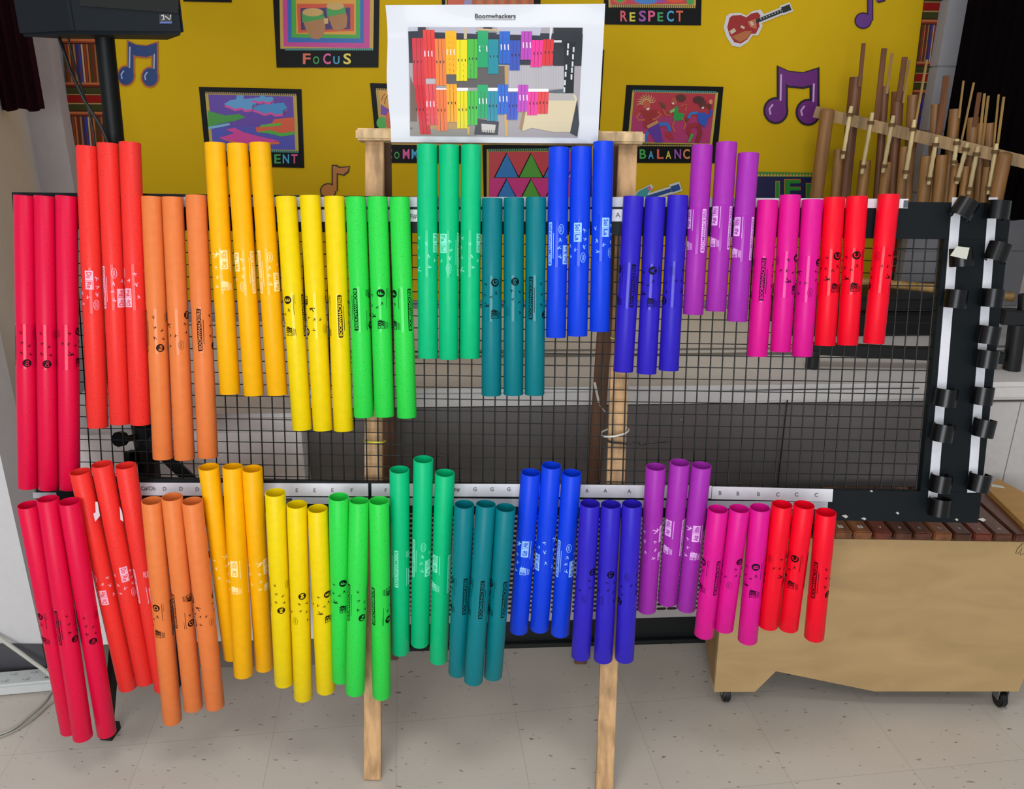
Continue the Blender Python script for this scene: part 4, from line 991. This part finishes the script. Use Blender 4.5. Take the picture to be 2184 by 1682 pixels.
b = MB(); b.tube(smoothp(cordpts([(-40, 1584, .0035), (24, 1562, .0035), (72, 1532, .0035), (108, 1500, .0035), (130, 1490, .0035)])), .0026, 8)
tag(b.build('extension_cord', M('#9b988d', .5), smooth=60), 'faint grey cord beside the thin cord, nearest the viewer', 'cord')

# ------------------------------------------------------------------ xylophone in its birch box
w0 = floor_at(1547, 1497); w1 = floor_at(2132, 1508)
XR = Vector((w1 - w0)); XR.z = 0; XR.normalize(); XP = Plane(w0 + XR.orthogonal() * 0, XR, Z)
XP.o.z = 0; XP.o = XP.o + XP.n * .012
xyl = thing('bass_xylophone', XP.pt(.5, 0, -.1), 'large bass xylophone with rosewood bars on a birch plywood box', 'xylophone')
BIRCH = M('#b8996a', .45, kind='woodx')
prof = [(1523, 1475), (1610, 1475), (1655, 1431), (1865, 1474), (2172, 1474), (2200, 1405)]
P = [XP.ab(XP.at(*p)) for p in prof]; ztop = XP.ab(XP.at(1850, 1150))[1]
P = P[:-1] + [(P[-2][0] + .055, ztop), (XP.ab(XP.at(1535, 1330))[0] - .004, ztop)]
b = MB(); b.quadslab([XP.pt(x, y, 0) for x, y in P], XP.n * -.015); b.build('front_panel', BIRCH, xyl)
xl0, xl1 = P[0], P[-1]; xr0 = P[4]; xr1 = P[5]
bk = floor_at(1487, 1412); XD = .30
dl = Vector((bk - EYE))
leftback = XP.pt(xl0[0] + .012, xl0[1], -.26)
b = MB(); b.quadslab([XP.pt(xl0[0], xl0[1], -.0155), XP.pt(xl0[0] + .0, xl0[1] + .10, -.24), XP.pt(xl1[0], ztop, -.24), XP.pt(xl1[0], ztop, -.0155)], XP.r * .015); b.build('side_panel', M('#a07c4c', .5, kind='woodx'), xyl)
b = MB(); b.quadslab([XP.pt(xr0[0], xr0[1], -.0155), XP.pt(xr0[0], xr0[1], -.24), XP.pt(xr1[0], ztop, -.24), XP.pt(xr1[0], ztop, -.0155)], XP.r * -.015); b.build('side_panel', BIRCH, xyl)
b = MB(); b.quadslab([XP.pt(xl0[0] + .02, xl0[1] + .11, -.245), XP.pt(xr0[0] - .02, .1, -.245), XP.pt(xr1[0] - .02, ztop - .002, -.245), XP.pt(xl1[0] + .02, ztop - .002, -.245)], XP.n * -.012); b.build('back_panel', BIRCH, xyl)
zt = ztop + .004; nb = 15; xs = XP.ab(XP.at(1776, 1120))[0]; pitch = .0476
RW = [M(c_, .35, kind='rosewood', coat=.2) for c_ in ('#5a3020', '#7a4a2a', '#4c281a', '#632c1c', '#55301f')]
def mark(A_, x, y, ch, sq): 
    if sq: A_.rect(x - .006, y - .006, x + .006, y + .006, '#d0ccc0', 1); A_.text(ch, x, y, .006, '#3a3a3a', 2, center=True)
    else: A_.text(ch, x, y, .008, '#b8b0a8', 1, center=True)
for k in range(-6, 11):
    x0 = xs + k * pitch; f = (k + 6) / 16; dep = .22 + .05 * f; b = MB()
    b.box(XP.pt(x0 + pitch * .5, zt + .0125, .012 - dep / 2), XP.r * .0212, XP.n * dep / 2, (0, 0, .0105))
    bar_ = b.build('tone_bar', RW[(k + 6) % 5] if k != 1 else RW[1], xyl, bevel=.003, smooth=40)
    if 0 <= k < 9:
        A = Art(); mark(A, x0 + pitch * .5, -.012, 'FGABCDEFG'[k], k < 2)
        A.map(lambda x, y, z: XP.pt(x, zt + .0233 + z * .0002, -.0 + y + .0), Z); finish('note_mark', A.bm, A.mats, parent=bar_)
# sloping end board at the bass end
e = XP.pt(xs + 11 * pitch + .006, 0, 0)
b = MB(); ax0 = xs + 7.6 * pitch; b.quadslab([XP.pt(ax0 - .03, zt + .03, -.40), XP.pt(ax0 + .30, zt + .03, -.40), XP.pt(ax0 + .34, zt + .03, -.25), XP.pt(ax0 + .02, zt + .03, -.25)], (0, 0, .018)); 
b.bm.free(); b = MB(); q = []
for px_, py_ in ((2104, 1040), (2128, 1020), (2230, 1075), (2230, 1150), (2184, 1118)):
    r = ray(px_, py_); q.append(EYE + r * ((zt + .035 - CAMH) / r.z))
b.quadslab(q, (0, 0, -.03)); b.build('end_board', M('#b98a48', .5, kind='woodx'), xyl)
b = MB(); q = []
for px_, py_ in ((2114, 1031), (2139, 1036), (2143, 1040), (2115, 1037)):
    r = ray(px_, py_); q.append(EYE + r * ((zt + .0365 - CAMH) / r.z))
b.quadslab(q, (0, 0, -.001)); b.build('name_tag', M('#cfcabc', .6), xyl)
# casters
for (w_, s_) in ((w0, 1), (w1, 1)):
    cc = Vector((w_.x, w_.y, .0245)) - XP.n * .008
    b = MB(); b.tube([cc - XP.n.cross(Z) * .0 - XP.r * .009 + XP.n * .0, cc + XP.r * .009], .024, 24); 
    wheel = b.build('caster_wheel', M('#0b0d0d', .35), xyl, smooth=40, bevel=.003)
    b = MB(); b.box(cc + Vector((0, 0, .022)) + XP.r * -.0125, XP.r * .0012, XP.n * .012, (0, 0, .02)); b.box(cc + Vector((0, 0, .022)) + XP.r * .0125, XP.r * .0012, XP.n * .012, (0, 0, .02))
    b.box(cc + Vector((0, 0, .043)), XP.r * .016, XP.n * .016, (0, 0, .002)); b.build('caster_bracket', M('#9a9c9c', .35, .7), xyl)
for px_, py_ in ((1541, 1472), (2138, 1474)):
    p = XP.at(px_, py_ - 2); 
    b = MB(); b.box(p - XP.n * .03 - Vector((0, 0, .0)), XP.r * .022, XP.n * .022, (0, 0, .006)); b.build('caster_block', M('#c0a478', .6), xyl)
A = Art()                                           # pencil-like scribble on the box
A.stroke([(2182, 1158), (2170, 1170), (2166, 1180), (2172, 1180), (2180, 1168), (2176, 1184), (2184, 1180)], 1.2, '#2a2620', 1)
A.map(lambda x, y, z: XP.at(x, y, .0006), XP.n); finish('scribble', A.bm, A.mats, parent=xyl)

# ------------------------------------------------------------------ black case and stand on the unit
cs = Plane((0, 2.42, 0), yaw(WALLY), Z); a0 = cs.ab(cs.at(1692, 700))[0]; a1 = cs.ab(cs.at(2118, 700))[0]
case = thing('instrument_case', cs.pt((a0 + a1) / 2, UH, -.1), 'flat black instrument case lying on the heating unit under the bamboo rail', 'case')
b = MB(); b.slab(cs, a0, a1, UH + .001, UH + .075, 0, -.26); b.build('case_base', M('#0a0c0c', .5, kind='plastic'), case, bevel=.006, smooth=40)
b = MB(); b.slab(cs, a0 + .01, a1 - .01, UH + .077, UH + .12, -.01, -.25); b.build('case_lid', M('#15171a', .45, kind='plastic'), case, bevel=.008, smooth=40)
# tubular black stand
ST = Plane((0, 2.16, 0), (1, 0, 0), Z)
sd = thing('keyboard_stand', ST.at(1950, 812), 'black tubular stand with thick legs in front of the instrument case', 'stand')
def st(px, py): return ST.at(px, py)
b = MB(); b.tube([st(1729, 808), st(1730, 802), st(1735, 745)], [.0175, .0185, .0185], 18); b.build('leg', M('#101214', .4), sd, smooth=40)
b = MB(); b.bar(st(1730, 742), st(2136, 762), .03, .03, side=(0, 0, 1)); b.build('rail', M('#090b0b', .5), sd)
b = MB(); b.tube([st(2154, 802), st(2156, 796), st(2170, 690)], [.0215, .0225, .0225], 18); b.build('leg', M('#101214', .4), sd, smooth=40)
b = MB(); b.bar(st(2132, 674), st(2260, 678), .040, .04, side=(0, 0, 1)); b.build('rail', M('#121619', .45), sd, bevel=.003)
b = MB(); b.tube([st(2182, 662), st(2184, 628)], .014, 14); b.build('post', M('#0c0e10', .4), sd, smooth=40)
# cable on the unit
b = MB(); b.tube([UN.at(x, y, .014) for x, y in ((1355, 842), (1480, 836), (1640, 832), (1800, 830), (1960, 828))], .0022, 8); b.tube([UN.at(x, y, .012) for x, y in ((1682, 834), (1676, 880), (1668, 950), (1660, 1020), (1655, 1100))], .0018, 8)
tag(b.build('thin_cable', M('#1a1a1a', .5), smooth=60), 'thin dark cable strung along the top edge of the heating unit', 'cable')

# ------------------------------------------------------------------ bamboo angklung rack
RB = .105
AL = Plane((0, 0, 0), (1, 0, 0), Z)
lft = (1765, 2.74); rgt = (2142, 2.44)
def on_y(px, py, Y):
    r = ray(px, py); return EYE + r * (Y / r.y)
pL = on_y(1765, 240, 2.74); pR = on_y(2142, 338, 2.44)
AD = Vector((pR.x - pL.x, pR.y - pL.y, 0)).normalized(); AP = Plane((pL.x, pL.y, 0), AD, Z)
frame = thing('angklung_stand', AP.at(1950, 615), 'bamboo and wood frame of the angklung set standing above the black case', 'instrument frame')
BM1 = M('#90663a', .5, kind='bamboo'); BM2 = M('#a8854e', .55, kind='bamboo'); BM3 = M('#dcc592', .6, kind='bamboo'); BM4 = M('#75492a', .5, kind='bamboo'); BIND = M('#6a4e2c', .8)
b = MB(); b.bar(AP.at(1738, 238), AP.at(2190, 346), .034, .010, side=Z); b.build('crossbar', M('#a98a60', .6, kind='wood'), frame)
for (x0, y0, x1, y1, r) in ((1765, 236, 1700, 600, .021), (2144, 330, 2118, 630, .019)):
    t0 = AP.at(x0, y0, .028); bot = Vector((t0.x, t0.y, UH + .135)); b = MB(); n = 6
    pts = [t0 + (bot - t0) * i / n for i in range(n + 1)]; b.tube([t0 + Vector((0, 0, .006))] + pts, [r * .7] + [r, r * .98, r, r * .97, r, r * .98, r], 18); b.build('post', BM1, frame, smooth=40)
b = MB(); b.tube([AP.at(1700, 592, .02), AP.at(1850, 602, .02), AP.at(2010, 616, .02), AP.at(2165, 634, .02)], .0135, 14); b.build('base_rail', M('#b08a50', .5, kind='bamboo'), frame, smooth=40)
UNI = [  # body(x0,y0,x1,w), tips [(x0,y0,x1,y1,w)], stick (x0,y0,x1,y1), front tube (x0,y0,x1,w)
 ((1826, 164, 1801, 27), [(1842, 92, 1833, 165, 9)], (1816, 226, 1797, 338), (1789, 318, 1783, 22)),
 ((1888, 184, 1871, 17), [(1886, 103, 1869, 235, 12), (1903, 113, 1891, 180, 6)], (1861, 240, 1838, 370), (1846, 342, 1836, 24)),
 ((1915, 195, 1902, 25), [(1930, 121, 1916, 196, 12), (1940, 128, 1926, 200, 5)], (1906, 246, 1883, 368), (1893, 345, 1882, 22)),
 ((1948, 202, 1934, 22), [(1977, 127, 1951, 252, 5)], (1951, 255, 1930, 381), (1930, 312, 1922, 20)),
 ((1996, 222, 1984, 18), [(2019, 161, 2001, 277, 14)], (1998, 292, 1980, 393), (1978, 332, 1970, 26)),
 ((2038, 232, 2018, 23), [(2055, 172, 2045, 232, 4)], (2042, 296, 2034, 352), (2010, 330, 2002, 24)),
 ((2076, 250, 2064, 22), [(2077, 176, 2048, 293, 4), (2089, 197, 2078, 250, 9)], (2064, 304, 2040, 392), (2038, 348, 2030, 16)),
 ((2094, 262, 2086, 16), [(2100, 199, 2084, 314, 5), (2108, 204, 2094, 300, 5)], (2086, 312, 2066, 414), (2060, 354, 2052, 16)),
 ((2112, 262, 2105, 18), [(2130, 201, 2118, 305, 4), (2141, 206, 2125, 310, 5)], (2126, 306, 2108, 414), (2106, 356, 2098, 16))]
ORD = ['tallest bamboo rattle at the left end of the hanging set', 'second bamboo rattle from the left, with a broad tongue and a thin one', 'third bamboo rattle from the left, with two tongues close together',
       'bamboo rattle with one long thin reed in front of the fabric border', 'bamboo rattle with a wide upright tongue in front of the grey pillar', 'bamboo rattle with a thick tube just left of the black curtain',
       'bamboo rattle with a long thin reed against the black curtain', 'small bamboo rattle with two reeds, second from the right end', 'smallest bamboo rattle at the right end next to the frame post']
PXM = 2.45 / 1750
for i, (bd, tips, stk, frt) in enumerate(UNI):
    t0 = AP.at(bd[0], bd[1], -.035); low_ = AP.at(bd[0] - (bd[0] - bd[2]) * 1.25, 470, -.035)
    un = thing('bamboo_rattle', low_, ORD[i], 'bamboo rattle', 'bamboo rattles hanging in the frame')
    w = bd[3] * PXM / 2 * 1.02; b = MB(); b.tube([low_, t0 + (low_ - t0) * .5, t0], [w, w * .96, w], 16, caps=True); b.build('resonator_tube', BM4 if i in (0, 1, 2) else BM1, un, smooth=40)
    for (x0, y0, x1, y1, ww) in tips:
        a_ = AP.at(x0, y0, -.037 + w + .002); c_ = AP.at(x1, y1 + 20, -.037 + w + .002); b = MB(); b.bar(c_, a_, ww * PXM, .004, side=(1, 0, 0)); b.build('tongue', BM4 if ww > 8 else BM2, un, bevel=.0008)
    p0, p1 = AP.at(stk[0], stk[1], .014), AP.at(stk[2], stk[3], .014); b = MB(); n = 8
    b.tube([p0 + (p1 - p0) * k / n for k in range(n + 1)], [.0055, .0066, .0058, .0068, .0056, .0066, .0058, .0066, .0056], 10); b.build('frame_stick', BM3, un, smooth=50)
    for k in (.16, .88):
        q = p0 + (p1 - p0) * k; b = MB(); dd = (p1 - p0).normalized() * .005; b.tube([q - dd, q + dd], .0098, 10); b.build('binding', BIND, un, smooth=50)
    w = frt[3] * PXM / 2; q0 = AP.at(frt[0], frt[1], -.001 - w + .0); q1 = AP.at(frt[2] - 5, 470, -.001 - w); b = MB(); b.tube([q1, q0], w, 14); b.build('rattle_tube', M('#9a7040', .5, kind='bamboo'), un, smooth=40)
print('objects', len(bpy.data.objects))
